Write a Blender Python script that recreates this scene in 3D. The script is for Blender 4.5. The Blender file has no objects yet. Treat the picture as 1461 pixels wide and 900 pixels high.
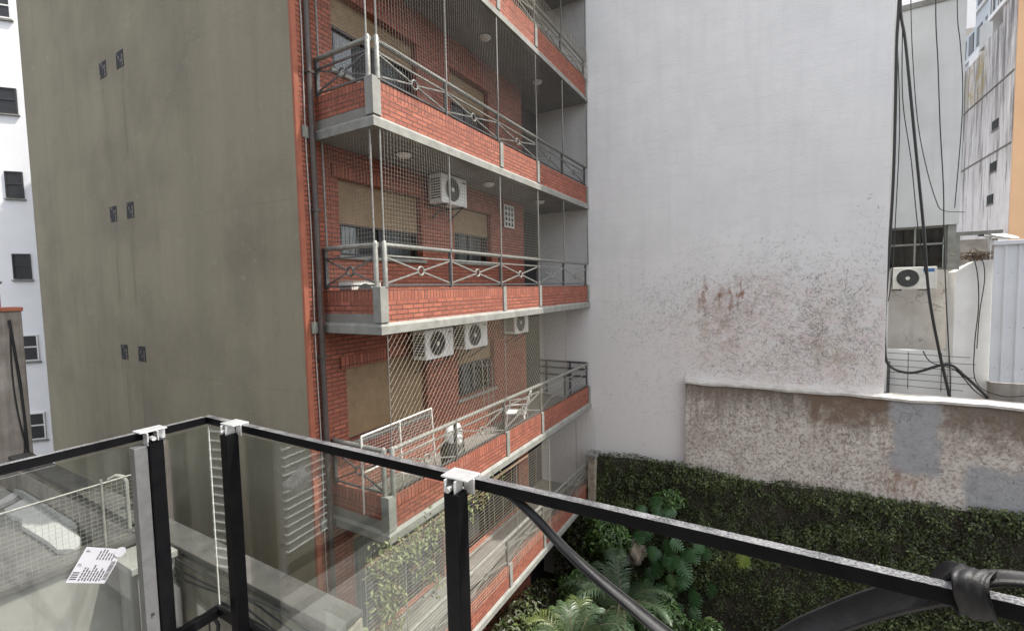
import bpy, bmesh, math, random
import numpy as np
from mathutils import Vector, Matrix
R = math.radians
random.seed(7)
rng = np.random.default_rng(11)
sc = bpy.context.scene
COL = sc.collection

# ------------------------------------------------------------------ camera
F, YAW, PIT, ROL = 648.66, R(29.966), R(-3.466), R(-1.243)
fw = Vector((-math.sin(YAW)*math.cos(PIT), math.cos(YAW)*math.cos(PIT), math.sin(PIT)))
rt = Vector((math.cos(YAW), math.sin(YAW), 0)); up = rt.cross(fw)
r2 = rt*math.cos(ROL)+up*math.sin(ROL); u2 = -rt*math.sin(ROL)+up*math.cos(ROL)
cd = bpy.data.cameras.new('camera'); cam = bpy.data.objects.new('camera', cd); COL.objects.link(cam)
cam.matrix_world = Matrix(((r2.x, u2.x, -fw.x, 0), (r2.y, u2.y, -fw.y, 0), (r2.z, u2.z, -fw.z, 0), (0, 0, 0, 1)))
cd.sensor_width = 36; cd.lens = F/1461*36; cd.clip_start = 0.03; cd.clip_end = 1000
sc.camera = cam
# ------------------------------------------------------------------ sky, sun, exposure
AZ, EL = R(65.0), R(58.0)          # azimuth from +Y towards +X
w = bpy.data.worlds.new('World'); sc.world = w; w.use_nodes = True
nt = w.node_tree; bg = nt.nodes['Background']
sky = nt.nodes.new('ShaderNodeTexSky'); sky.sky_type = 'NISHITA'; sky.sun_disc = False
sky.sun_elevation = EL; sky.sun_rotation = AZ; sky.air_density = 1.0; sky.dust_density = 2.5; sky.ozone_density = 1.0
hs = nt.nodes.new('ShaderNodeHueSaturation'); hs.inputs['Saturation'].default_value = .32   # thin bright cloud whitens the sky
nt.links.new(sky.outputs[0], hs.inputs['Color']); nt.links.new(hs.outputs[0], bg.inputs[0]); bg.inputs[1].default_value = 0.15
sd = bpy.data.lights.new('sun', 'SUN'); sd.energy = 2.4; sd.angle = R(0.53); sd.color = (1, .95, .87)
sun = bpy.data.objects.new('sun', sd); COL.objects.link(sun)
sdir = Vector((math.sin(AZ)*math.cos(EL), math.cos(AZ)*math.cos(EL), math.sin(EL)))
sun.rotation_euler = sdir.to_track_quat('Z', 'Y').to_euler(); sun.location = (30, 14, 40)
sc.view_settings.view_transform = 'Standard'; sc.view_settings.look = 'None'
sc.view_settings.exposure = 1.46; sc.view_settings.gamma = 1; sc.view_settings.use_curve_mapping = False
sc.cycles.max_bounces = 8; sc.cycles.transparent_max_bounces = 16

# ------------------------------------------------------------------ materials
class NT:
    def __init__(s, name):
        s.m = bpy.data.materials.new(name); s.m.use_nodes = True; s.t = s.m.node_tree
        s.b = s.t.nodes['Principled BSDF']; s.out = s.t.nodes['Material Output']
        s._pos = None
    def n(s, typ, **kw):
        nd = s.t.nodes.new(typ)
        for k, v in kw.items():
            if k.startswith('_'): setattr(nd, k[1:], v)
            else: s.set(nd, k, v)
        return nd
    def set(s, nd, k, v):
        i = nd.inputs[int(k[1:])] if k[0] == 'i' and k[1:].isdigit() else nd.inputs[k]
        if isinstance(v, bpy.types.NodeSocket): s.t.links.new(v, i)
        elif isinstance(v, tuple) and len(v) == 3 and i.type == 'RGBA': i.default_value = (*v, 1)
        else: i.default_value = v
    @property
    def pos(s):
        if s._pos is None: s._pos = s.t.nodes.new('ShaderNodeNewGeometry').outputs['Position']
        return s._pos
    def uv(s): return s.t.nodes.new('ShaderNodeTexCoord').outputs['UV']
    def scale(s, v, sx, sy, sz, loc=(0, 0, 0)):
        nd = s.n('ShaderNodeMapping'); s.set(nd, 'Vector', v); nd.inputs['Scale'].default_value = (sx, sy, sz)
        nd.inputs['Location'].default_value = loc
        return nd.outputs[0]
    def noise(s, v, sc_, det=4, rough=.55, dist=0):
        nd = s.n('ShaderNodeTexNoise'); s.set(nd, 'Vector', v); nd.inputs['Scale'].default_value = sc_
        nd.inputs['Detail'].default_value = det; nd.inputs['Roughness'].default_value = rough; nd.inputs['Distortion'].default_value = dist
        return nd.outputs['Fac']
    def ramp(s, f, *st):
        nd = s.n('ShaderNodeValToRGB'); s.set(nd, 'Fac', f); e = nd.color_ramp.elements
        while len(e) < len(st): e.new(.5)
        for el, (p, c) in zip(e, st):
            el.position = p; el.color = (*(c if isinstance(c, tuple) else (c, c, c)), 1)
        return nd.outputs[0]
    def step(s, f, a, b):
        nd = s.n('ShaderNodeMapRange'); s.set(nd, 'Value', f); nd.inputs['From Min'].default_value = a; nd.inputs['From Max'].default_value = b
        nd.clamp = True
        return nd.outputs[0]
    def math(s, op, a, b=0):
        nd = s.n('ShaderNodeMath', _operation=op); s.set(nd, 'i0', a); s.set(nd, 'i1', b)
        return nd.outputs[0]
    def mix(s, f, a, b, mode='MIX'):
        nd = s.n('ShaderNodeMix', _data_type='RGBA', _blend_type=mode)
        s.set(nd, 'i0', f); s.set(nd, 'i6', a); s.set(nd, 'i7', b)
        return nd.outputs[2]
    def xyz(s, v=None):
        nd = s.n('ShaderNodeSeparateXYZ'); s.set(nd, 'Vector', v or s.pos)
        return nd.outputs
    def bump(s, h, strength=.3, dist=.01, prev=None):
        nd = s.n('ShaderNodeBump'); s.set(nd, 'Height', h); nd.inputs['Strength'].default_value = strength; nd.inputs['Distance'].default_value = dist
        if prev is not None: s.set(nd, 'Normal', prev)
        s.t.links.new(nd.outputs[0], s.b.inputs['Normal']); return nd.outputs[0]
    def rect(s, u, v, u0, u1, v0, v1, soft=.05, wob=0):
        # 1 inside an axis-aligned rectangle with soft edges
        a = s.step(u, u0-soft, u0+soft); b = s.step(u, u1+soft, u1-soft); c = s.step(v, v0-soft, v0+soft); d = s.step(v, v1+soft, v1-soft)
        return s.math('MULTIPLY', s.math('MULTIPLY', a, b), s.math('MULTIPLY', c, d))
    def done(s, col=None, rough=.7, metal=0, spec=None):
        if col is not None: s.set(s.b, 'Base Color', col)
        s.set(s.b, 'Roughness', rough); s.set(s.b, 'Metallic', metal)
        if spec is not None: s.set(s.b, 'Specular IOR Level', spec)
        return s.m

def surf(name, c, c2=None, sc_=3., rough=.7, metal=0, bump=.2, bsc=60, bd=.004, streak=0, sc2=(.1, .1, .1), spec=None, crack=0):
    m = NT(name); c2 = c2 or tuple(x*.75 for x in c)
    f = m.step(m.noise(m.pos, sc_, 6, .6), .35, .7)
    col = m.mix(f, c, c2)
    if streak:
        g = m.step(m.noise(m.scale(m.pos, 6, 6, .35), 1., 5, .65), .5, .78)
        col = m.mix(m.math('MULTIPLY', g, streak), col, sc2)
    if crack:
        nz = m.n('ShaderNodeTexNoise'); m.set(nz, 'Vector', m.pos); nz.inputs['Scale'].default_value = 3; nz.inputs['Detail'].default_value = 6
        sv = m.n('ShaderNodeVectorMath', _operation='SCALE'); m.set(sv, 'i0', nz.outputs['Color']); sv.inputs['Scale'].default_value = .8
        av = m.n('ShaderNodeVectorMath', _operation='ADD'); m.set(av, 'i0', m.pos); m.set(av, 'i1', sv.outputs[0])
        vo = m.n('ShaderNodeTexVoronoi', _feature='DISTANCE_TO_EDGE'); m.set(vo, 'Vector', av.outputs[0]); vo.inputs['Scale'].default_value = crack
        cf = m.math('MULTIPLY', m.step(vo.outputs['Distance'], .022, .004), m.step(m.noise(m.pos, 1.9, 3), .46, .56)); col = m.mix(m.math('MULTIPLY', cf, .75), col, (.16, .13, .11))
    if bump: m.bump(m.noise(m.pos, bsc, 4, .6), bump, bd)
    return m.done(col, rough, metal, spec)

def brick_mat(name, soldier=False, c1=(.345, .108, .062), c2=(.215, .060, .036), mort=(.085, .04, .032)):
    m = NT(name); v = m.uv()
    wob = m.noise(v, 9, 2)
    if soldier:
        v = m.scale(v, 1, 1, 1); br = m.n('ShaderNodeTexBrick', Vector=v, Scale=1.0); br.offset = 0
        br.inputs['Brick Width'].default_value = .075; br.inputs['Row Height'].default_value = .4
    else:
        br = m.n('ShaderNodeTexBrick', Vector=v, Scale=1.0)
        br.inputs['Brick Width'].default_value = .235; br.inputs['Row Height'].default_value = .071
    br.inputs['Mortar Size'].default_value = .0095; br.inputs['Mortar Smooth'].default_value = .25; br.inputs['Bias'].default_value = -.1
    m.set(br, 'Color1', c1); m.set(br, 'Color2', c2); m.set(br, 'Mortar', mort)
    n = m.noise(m.pos, 2.2, 5, .65); n2 = m.noise(m.pos, 28, 5, .7)
    col = m.mix(m.step(n, .45, .75), br.outputs['Color'], tuple(x*.62 for x in c1))
    col = m.mix(m.math('MULTIPLY', m.step(n2, .5, .8), .35), col, (.47, .235, .175))
    col = m.mix(m.math('MULTIPLY', m.step(m.noise(m.pos, 11, 4, .7), .58, .75), .6), col, (.15, .06, .045))
    run = m.step(m.noise(m.scale(m.pos, 5, 5, .6), 1., 5, .7), .54, .74); col = m.mix(m.math('MULTIPLY', run, .55), col, (.12, .055, .04))
    eff = m.step(m.noise(m.pos, 1.3, 6, .7), .60, .74); col = m.mix(m.math('MULTIPLY', eff, .22), col, (.5, .36, .30))
    h = m.math('SUBTRACT', m.math('MULTIPLY', n2, .35), m.math('MULTIPLY', br.outputs['Fac'], 1.0))
    m.bump(h, .9, .012)
    return m.done(col, .82)

MT = {}
MT['brick'] = brick_mat('brick'); MT['soldier'] = brick_mat('soldier brick', True)
MT['brick_band'] = surf('terracotta render', (.35, .115, .065), (.27, .085, .048), 4, .8, bump=.3)
MT['concrete_paint'] = surf('grey painted concrete', (.255, .255, .23), (.165, .165, .145), 5, .7, bump=.25, streak=.4, sc2=(.2, .2, .18))
MT['ceiling'] = surf('balcony ceiling', (.21, .20, .18), (.15, .142, .128), 2, .85)
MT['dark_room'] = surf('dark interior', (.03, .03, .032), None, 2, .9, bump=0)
MT['rail_metal'] = surf('satin grey steel', (.27, .27, .245), (.17, .168, .15), 14, .42, .25, bump=.1, bsc=90)
MT['post_metal'] = surf('dark grey steel', (.115, .12, .12), (.07, .07, .07), 14, .5, .3, bump=.15, bsc=90)
MT['pole_metal'] = surf('thin net pole', (.27, .265, .24), (.16, .155, .145), 20, .5, .2, bump=0)
MT['net'] = surf('nylon net', (.24, .23, .205), (.18, .175, .155), 20, .8, bump=0)
MT['net_dark'] = surf('weathered dark net', (.13, .125, .115), (.09, .085, .08), 20, .8, bump=0)
MT['net_bright'] = surf('cream nylon net', (.40, .365, .29), (.30, .27, .21), 20, .8, bump=0)
MT['shutter'] = surf('wooden roller shutter', (.27, .185, .10), (.20, .135, .07), 6, .6, bump=.1)
MT['alu_dark'] = surf('dark aluminium', (.05, .05, .052), None, 10, .45, .4, bump=0)
MT['white_paint'] = surf('white enamel', (.74, .74, .71), (.62, .62, .58), 8, .4, bump=.05)
MT['plastic_white'] = surf('white plastic', (.76, .76, .74), (.66, .65, .62), 6, .45, bump=.03)
MT['ac_beige'] = surf('aged white casing', (.66, .65, .60), (.56, .54, .49), 7, .5, bump=.03)
MT['fan_dark'] = surf('dark fan recess', (.05, .05, .05), None, 10, .5, bump=0)
MT['black_plastic'] = surf('black plastic', (.022, .022, .024), None, 10, .5, bump=0)
MT['grille'] = surf('grey grille', (.12, .12, .115), None, 10, .5, bump=0)
MT['blue_label'] = surf('blue label', (.05, .18, .42), None, 10, .5, bump=0)
MT['cable'] = surf('black cable', (.018, .018, .019), None, 10, .6, bump=0)
MT['pipe'] = surf('dark drainpipe', (.055, .045, .042), (.09, .07, .06), 5, .55, bump=.1)
MT['curtain'] = surf('white curtain', (.72, .73, .74), (.6, .6, .62), 6, .9, bump=0)
MT['white_wall'] = surf('white painted wall', (.84, .84, .85), (.78, .78, .79), 1.2, .85, bump=.35, bsc=14, bd=.01)
MT['grey_render'] = surf('pale grey render', (.60, .61, .60), (.5, .5, .49), .9, .9, bump=.3, bsc=20, streak=.25, sc2=(.35, .34, .33))
MT['cream_render'] = surf('cracked cream render', (.70, .675, .63), (.56, .525, .48), 2.0, .9, bump=.4, bsc=16, streak=.4, sc2=(.36, .33, .3), crack=1.6)
MT['bright_render'] = surf('bright white render', (.80, .80, .77), (.70, .69, .66), 2.2, .85, bump=.25, bsc=20)
MT['coping'] = surf('dirty pale coping', (.66, .64, .59), (.40, .37, .33), 3.5, .9, bump=.4, bsc=20)
MT['weathered'] = surf('weathered streaked render', (.26, .24, .19), (.16, .145, .115), 2.2, .92, bump=.6, bsc=20, bd=.012, streak=.9, sc2=(.075, .066, .052))
MT['tower_grey'] = surf('grey tower wall', (.22, .22, .22), (.16, .16, .16), 3, .8)
MT['sheen_grey'] = surf('grey post sheen', (.17, .17, .175), (.13, .13, .135), 30, .4, .4, bump=.05)  # grey for the reflection band beside the corner post
MT['mesh_wire'] = surf('dull mesh wire', (.22, .22, .205), (.15, .15, .14), 25, .6, .2, bump=0)
MT['soot'] = surf('sooty wall top', (.085, .08, .072), (.04, .038, .035), 3, .95, bump=.6, bsc=22, bd=.015)
MT['sheet_metal'] = surf('painted sheet metal', (.70, .725, .75), (.62, .64, .665), 1.4, .5, .1, bump=.05)
MT['orange_render'] = surf('apricot render', (.72, .46, .27), (.66, .41, .24), .5, .9, bump=.15)
MT['pale_tower'] = surf('pale blue render', (.62, .66, .70), (.55, .59, .63), .4, .8, bump=0)
MT['dirty_concrete'] = surf('dirty old concrete', (.36, .33, .29), (.17, .145, .12), 1.6, .92, bump=.5, bsc=18, bd=.012, streak=.8, sc2=(.09, .075, .06))
MT['light_concrete'] = surf('light concrete', (.26, .257, .24), (.17, .165, .15), 1.8, .9, bump=.5, bsc=25, streak=.7, sc2=(.13, .115, .095))
MT['terrace'] = surf('white patch slab', (.36, .36, .35), (.28, .28, .27), 2, .85, bump=.3)
MT['membrane'] = surf('dark roof membrane', (.055, .052, .048), (.09, .085, .08), 2, .9, bump=.3)
MT['yard'] = surf('grey yard concrete', (.33, .32, .30), (.23, .22, .2), 1.4, .9, bump=.3)
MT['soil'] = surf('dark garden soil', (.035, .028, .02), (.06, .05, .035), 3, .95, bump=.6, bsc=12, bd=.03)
MT['tile'] = surf('pale balcony tile', (.42, .415, .40), (.34, .335, .32), 2, .35, bump=.05)
MT['rail_black'] = surf('black gloss paint', (.004, .004, .005), (.007, .007, .008), 20, .34, bump=.1, bsc=160, spec=.07)
MT['galv'] = surf('galvanised fitting', (.66, .67, .68), (.5, .5, .5), 25, .38, .55, bump=.15, bsc=140)
MT['wire'] = surf('galvanised wire', (.50, .50, .47), (.4, .4, .37), 25, .5, .3, bump=0)
MT['trunk'] = surf('palm trunk', (.11, .08, .05), (.06, .045, .03), 9, .9, bump=.6, bsc=14, bd=.02)
MT['stone'] = surf('pale rock', (.42, .36, .28), (.22, .18, .14), 7, .9, bump=.8, bsc=9, bd=.04)
MT['twig'] = surf('dry brown twig', (.20, .13, .08), (.12, .08, .05), 9, .9, bump=0)
MT['vine_stroke'] = surf('dead vine stem', (.12, .095, .08), (.24, .195, .165), 3, .95, bump=0)
MT['ink'] = surf('dark grey print', (.06, .06, .065), None, 10, .7, bump=0)
MT['label_paper'] = surf('white label paper', (.40, .40, .44), (.35, .35, .38), 8, .6, bump=.05)
MT['terracotta'] = surf('terracotta tile', (.42, .15, .09), (.3, .1, .06), 6, .85)
MT['fabric_dark'] = surf('dark bag', (.04, .045, .04), (.08, .08, .07), 7, .9)

# rail top: speckled coat, with the sky's sheen painted in as pale grey
m = NT('speckled rail top with painted sheen'); n = m.noise(m.pos, 210, 3, .75)
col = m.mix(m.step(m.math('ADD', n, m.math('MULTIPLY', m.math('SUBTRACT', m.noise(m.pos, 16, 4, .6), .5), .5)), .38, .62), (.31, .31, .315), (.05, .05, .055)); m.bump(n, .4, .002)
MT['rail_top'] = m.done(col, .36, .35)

def glass_mat(name, tint, ior=1.52, rough=0.0, dirt=.03):
    m = NT(name); t = m.t
    tr = m.n('ShaderNodeBsdfTransparent', Color=tint); gl = m.n('ShaderNodeBsdfGlossy', Color=(1, 1, 1)); gl.inputs['Roughness'].default_value = rough
    ge = m.n('ShaderNodeNewGeometry'); io = m.n('ShaderNodeMix', _data_type='FLOAT'); m.set(io, 'i0', ge.outputs['Backfacing']); m.set(io, 'i2', ior); m.set(io, 'i3', 1/ior)
    fr = m.n('ShaderNodeFresnel', IOR=io.outputs[0]); mx = m.n('ShaderNodeMixShader'); t.links.new(fr.outputs[0], mx.inputs[0]); t.links.new(tr.outputs[0], mx.inputs[1]); t.links.new(gl.outputs[0], mx.inputs[2])
    df = m.n('ShaderNodeBsdfDiffuse', Color=(.6, .6, .58)); mx2 = m.n('ShaderNodeMixShader')
    d = m.math('MULTIPLY', m.step(m.noise(m.pos, 7, 5, .7), .35, .8), dirt)
    t.links.new(d, mx2.inputs[0]); t.links.new(mx.outputs[0], mx2.inputs[1]); t.links.new(df.outputs[0], mx2.inputs[2])
    t.links.new(mx2.outputs[0], m.out.inputs[0]); t.nodes.remove(m.b)
    return m.m
MT['glass'] = glass_mat('railing glass', (.88, .90, .88), 1.55, 0, .022)
MT['window_glass'] = glass_mat('window glass', (.55, .58, .58), 1.5)

# green blind side wall
m = NT('olive plaster'); p = m.pos
s1 = m.noise(m.scale(p, 2.2, 2.2, .16), 1., 7, .65, .3); s2 = m.noise(m.scale(p, 9, 9, .5), 1., 6, .65); b1 = m.noise(p, .55, 5, .6)
col = m.mix(m.step(s1, .3, .72), (.272, .243, .170), (.222, .198, .137))
col = m.mix(m.math('MULTIPLY', m.step(s2, .52, .8), .4), col, (.265, .235, .17))
col = m.mix(m.math('MULTIPLY', m.step(b1, .44, .68), .75), col, (.172, .150, .112))
col = m.mix(m.math('MULTIPLY', m.step(m.noise(m.scale(p, 14, 14, 1.1), 1., 4, .7), .60, .8), .5), col, (.12, .11, .08))
col = m.mix(m.math('MULTIPLY', m.step(m.noise(p, 2.5, 6, .75, 1.2), .60, .70), .5), col, (.33, .31, .25))
nb = m.bump(m.noise(p, 22, 6, .7), .5, .012)
Xo, Yo, Zo = m.xyz(); runs = None
for vx, vz in ((-12.21, 4.73), (-11.40, 4.73), (-12.21, 1.75), (-11.41, 1.75), (-12.16, -1.20), (-11.34, -1.20)):   # dirt runs below the vents
    r = m.rect(Xo, Zo, vx-.15, vx+.15, vz-1.9, vz-.15, .12); runs = r if runs is None else m.math('MAXIMUM', runs, r)
col = m.mix(m.math('MULTIPLY', m.math('MULTIPLY', runs, m.step(m.noise(m.scale(p, 16, 16, .5), 1., 4, .7), .42, .65)), .5), col, (.115, .10, .075))
lift = m.step(m.math('ABSOLUTE', m.math('SUBTRACT', m.math('FRACT', m.math('DIVIDE', m.math('ADD', Zo, m.math('MULTIPLY', m.noise(p, .8, 3), .12)), 2.93)), .5)), .008, .0)
col = m.mix(m.math('MULTIPLY', lift, .16), col, (.13, .115, .085))
MT['olive'] = m.done(col, .9)

# white party wall with dead-vine scars
m = NT('scarred white party wall'); p = m.pos; X, Y_, Z = m.xyz()
base = m.mix(m.step(m.noise(p, .7, 7, .68), .36, .64), (.845, .842, .83), (.77, .768, .757))
base = m.mix(m.math('MULTIPLY', m.step(m.noise(m.scale(p, 1.0, 1, 7), 1.3, 6, .7), .5, .8), .35), base, (.62, .625, .62))
base = m.mix(m.math('MULTIPLY', m.step(m.noise(m.scale(p, 5, 5, .4), 1., 6, .65), .48, .7), .4), base, (.70, .70, .695))
low = m.step(m.math('ADD', Z, m.math('MULTIPLY', m.math('SUBTRACT', m.noise(p, .7, 5, .6), .5), 4)), .8, -2.4)
base = m.mix(m.math('MULTIPLY', low, .8), base, (.82, .785, .76))
# bare scar area centred right of the middle
dx = m.math('DIVIDE', m.math('SUBTRACT', X, .3), 3.0); dz = m.math('DIVIDE', m.math('ADD', Z, 1.35), 1.75)
d2 = m.math('ADD', m.math('MULTIPLY', dx, dx), m.math('MULTIPLY', dz, dz))
reg = m.step(m.math('ADD', d2, m.math('MULTIPLY', m.math('SUBTRACT', m.noise(p, 1.3, 5, .65), .5), 1.8)), 1.05, .35)
base = m.mix(m.math('MULTIPLY', m.math('MULTIPLY', reg, m.step(m.noise(p, 3, 6, .7), .35, .55)), .85), base, (.79, .715, .68))
# rusty tongues at the upper left of the scar
tong = m.noise(m.scale(p, 6, 6, 1.4), 1., 6, .7)
tr = m.math('MULTIPLY', m.rect(X, Z, -1.95, -.15, -.85, .05, .22), m.step(m.math('ADD', m.math('MULTIPLY', tong, .55), m.math('MULTIPLY', m.noise(p, 5, 6, .75), .45)), .505, .60))
base = m.mix(m.math('MULTIPLY', tr, .95), base, (.33, .17, .105))
tr2 = m.math('MULTIPLY', m.rect(X, Z, -1.8, -.9, -1.9, -.5, .35), m.step(m.noise(p, 2.6, 6, .7), .45, .65))
base = m.mix(m.math('MULTIPLY', tr2, .75), base, (.45, .33, .23))
tr3 = m.math('MULTIPLY', m.rect(X, Z, .7, 1.6, -2.2, -1.3, .3), m.step(m.noise(p, 2.9, 6, .7), .45, .62))
base = m.mix(m.math('MULTIPLY', tr3, .6), base, (.50, .41, .30))
# fine crazed stem scars
vo = m.n('ShaderNodeTexVoronoi', _feature='DISTANCE_TO_EDGE'); wv = m.n('ShaderNodeVectorMath', _operation='ADD')
nz = m.n('ShaderNodeTexNoise'); m.set(nz, 'Vector', p); nz.inputs['Scale'].default_value = 9; nz.inputs['Detail'].default_value = 5
sca = m.n('ShaderNodeVectorMath', _operation='SCALE'); m.set(sca, 'i0', nz.outputs['Color']); sca.inputs['Scale'].default_value = .22
m.set(wv, 'i0', p); m.set(wv, 'i1', sca.outputs[0]); m.set(vo, 'Vector', wv.outputs[0]); vo.inputs['Scale'].default_value = 13
lines = m.step(vo.outputs['Distance'], .07, .015)
brk = m.step(m.noise(p, 7, 5, .7), .46, .6)
f = m.math('MULTIPLY', m.math('MULTIPLY', lines, brk), reg)
base = m.mix(m.math('MULTIPLY', f, .75), base, (.25, .20, .18))
speck = m.math('MULTIPLY', m.step(m.noise(p, 42, 3, .7), .6, .68), m.math('MULTIPLY', reg, m.step(m.noise(p, 2.0, 4, .6), .4, .65)))
base = m.mix(m.math('MULTIPLY', speck, .75), base, (.24, .19, .165))
h = m.math('ADD', m.noise(m.scale(p, 1, 1, 1.6), 16, 6, .7), m.math('MULTIPLY', f, -.6))
m.bump(h, .45, .012)
MT['party_wall'] = m.done(base, .9)

# low boundary wall: blotched, patched with cement
m = NT('blotched old render'); p = m.pos; X, Y_, Z = m.xyz()
n1 = m.noise(p, 2.1, 7, .68, .4); n2 = m.noise(m.scale(p, 4, 4, .9), 1., 6, .7); n3 = m.noise(p, 17, 6, .72)
base = m.mix(m.step(n1, .38, .66), (.76, .71, .645), (.58, .525, .465))
base = m.mix(m.math('MULTIPLY', m.step(n3, .5, .58), .7), base, (.27, .20, .155))
top = m.step(m.math('ADD', Z, m.math('MULTIPLY', m.math('SUBTRACT', n2, .5), 1.9)), -3.45, -2.80)
base = m.mix(m.math('MULTIPLY', top, .85), base, (.15, .122, .095))
drip = m.math('MULTIPLY', m.step(m.noise(m.scale(p, 7, 7, .5), 1., 5, .7), .52, .66), m.step(Z, -4.6, -3.0))
base = m.mix(m.math('MULTIPLY', drip, .6), base, (.22, .17, .13))
blk = m.math('MULTIPLY', m.step(m.noise(p, .9, 6, .7), .50, .62), m.step(m.noise(p, 9, 5, .7), .4, .6))
base = m.mix(m.math('MULTIPLY', blk, .5), base, (.28, .215, .165))
drk = m.math('MULTIPLY', m.rect(X, Z, .75, 2.2, -3.35, -2.65, .10), m.step(n1, .3, .5))
base = m.mix(m.math('MULTIPLY', drk, .85), base, (.20, .135, .095))
drk2 = m.math('MULTIPLY', m.rect(X, Z, 3.2, 6.5, -3.7, -2.75, .15), m.step(m.noise(p, 1.7, 6, .7), .42, .62))
base = m.mix(m.math('MULTIPLY', drk2, .85), base, (.17, .12, .085))
wob = m.math('MULTIPLY', m.math('SUBTRACT', m.noise(p, 3, 4, .6), .5), .42)
Xw = m.math('ADD', X, wob); Zw = m.math('ADD', Z, wob)
cem = m.math('MAXIMUM', m.rect(Xw, Zw, 2.33, 3.12, -4.3, -2.6, .07), m.rect(Xw, Zw, 3.55, 7., -6, -3.92, .07))
cemc = m.mix(m.step(m.noise(p, 5, 6, .7), .35, .65), (.43, .435, .44), (.33, .335, .345))
base = m.mix(cem, base, cemc)
rust = m.math('MULTIPLY', m.rect(X, Z, 2.1, 2.9, -4.85, -4.25, .12), m.step(m.noise(m.scale(p, 6, 6, 1.2), 1., 5, .7), .45, .6))
base = m.mix(m.math('MULTIPLY', rust, .7), base, (.28, .13, .08))
vo = m.n('ShaderNodeTexVoronoi', _feature='DISTANCE_TO_EDGE'); m.set(vo, 'Vector', m.scale(p, 1, 1, 1)); vo.inputs['Scale'].default_value = 1.5
nz = m.n('ShaderNodeTexNoise'); m.set(nz, 'Vector', p); nz.inputs['Scale'].default_value = 5; nz.inputs['Detail'].default_value = 6
sca = m.n('ShaderNodeVectorMath', _operation='SCALE'); m.set(sca, 'i0', nz.outputs['Color']); sca.inputs['Scale'].default_value = .5
wv = m.n('ShaderNodeVectorMath', _operation='ADD'); m.set(wv, 'i0', p); m.set(wv, 'i1', sca.outputs[0]); m.set(vo, 'Vector', wv.outputs[0])
crk = m.math('MULTIPLY', m.step(vo.outputs['Distance'], .018, .004), m.step(m.noise(p, 1.6, 3), .45, .6))
base = m.mix(m.math('MULTIPLY', crk, .25), base, (.2, .15, .12))
m.bump(m.math('ADD', n3, m.math('MULTIPLY', crk, -.6)), .75, .02)
MT['old_render'] = m.done(base, .92)

# far building: white render streaked with black mould
m = NT('mould streaked render'); p = m.pos; X, Y_, Z = m.xyz()
s1 = m.noise(m.scale(p, .9, .9, .09), 1., 7, .7); s2 = m.noise(m.scale(p, 2.6, 2.6, .22), 1., 6, .7)
base = m.mix(m.step(m.noise(p, .9, 5, .6), .35, .7), (.74, .71, .70), (.62, .58, .57))
hgt = m.step(m.math('ADD', Z, m.math('MULTIPLY', m.math('SUBTRACT', s1, .5), 14)), 4.5, 11.5)
base = m.mix(m.math('MULTIPLY', m.math('MULTIPLY', hgt, m.step(s2, .38, .55)), .9), base, (.13, .125, .125))
base = m.mix(m.math('MULTIPLY', m.step(s2, .53, .60), .8), base, (.16, .145, .145))
moss = m.math('MULTIPLY', m.rect(Y_, Z, 32.2, 34.6, 9.2, 11.2, .5), m.step(m.noise(p, 1.3, 5, .7), .42, .58))
base = m.mix(m.math('MULTIPLY', moss, .8), base, (.34, .25, .06))
m.bump(m.noise(p, 9, 5, .7), .4, .03)
MT['mould'] = m.done(base, .9)

# foliage: colour varies leaf by leaf through an attribute
def leaf_mat(name, c0, c1, c2, rough=.45, trans=.25):
    m = NT(name); a = m.n('ShaderNodeAttribute', _attribute_name='tint')
    col = m.ramp(a.outputs['Fac'], (0.0, c0), (.55, c1), (1.0, c2))
    m.done(col, rough)
    t = m.n('ShaderNodeBsdfTranslucent', Color=col); mx = m.n('ShaderNodeMixShader'); mx.inputs[0].default_value = trans
    m.t.links.new(m.b.outputs[0], mx.inputs[1]); m.t.links.new(t.outputs[0], mx.inputs[2]); m.t.links.new(mx.outputs[0], m.out.inputs[0])
    return m.m
MT['ivy'] = leaf_mat('creeping fig leaf', (.030, .027, .014), (.066, .096, .030), (.17, .215, .07))
MT['shrub'] = leaf_mat('shrub leaf', (.04, .075, .02), (.07, .14, .035), (.12, .21, .05), .35)
MT['monstera'] = leaf_mat('split leaf', (.04, .095, .035), (.06, .15, .05), (.22, .30, .05), .3)
MT['palm'] = leaf_mat('palm leaflet', (.05, .085, .045), (.085, .135, .07), (.15, .19, .05), .4)
MT['vine'] = leaf_mat('vine leaf', (.11, .13, .04), (.16, .19, .07), (.30, .30, .14), .5)

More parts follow.
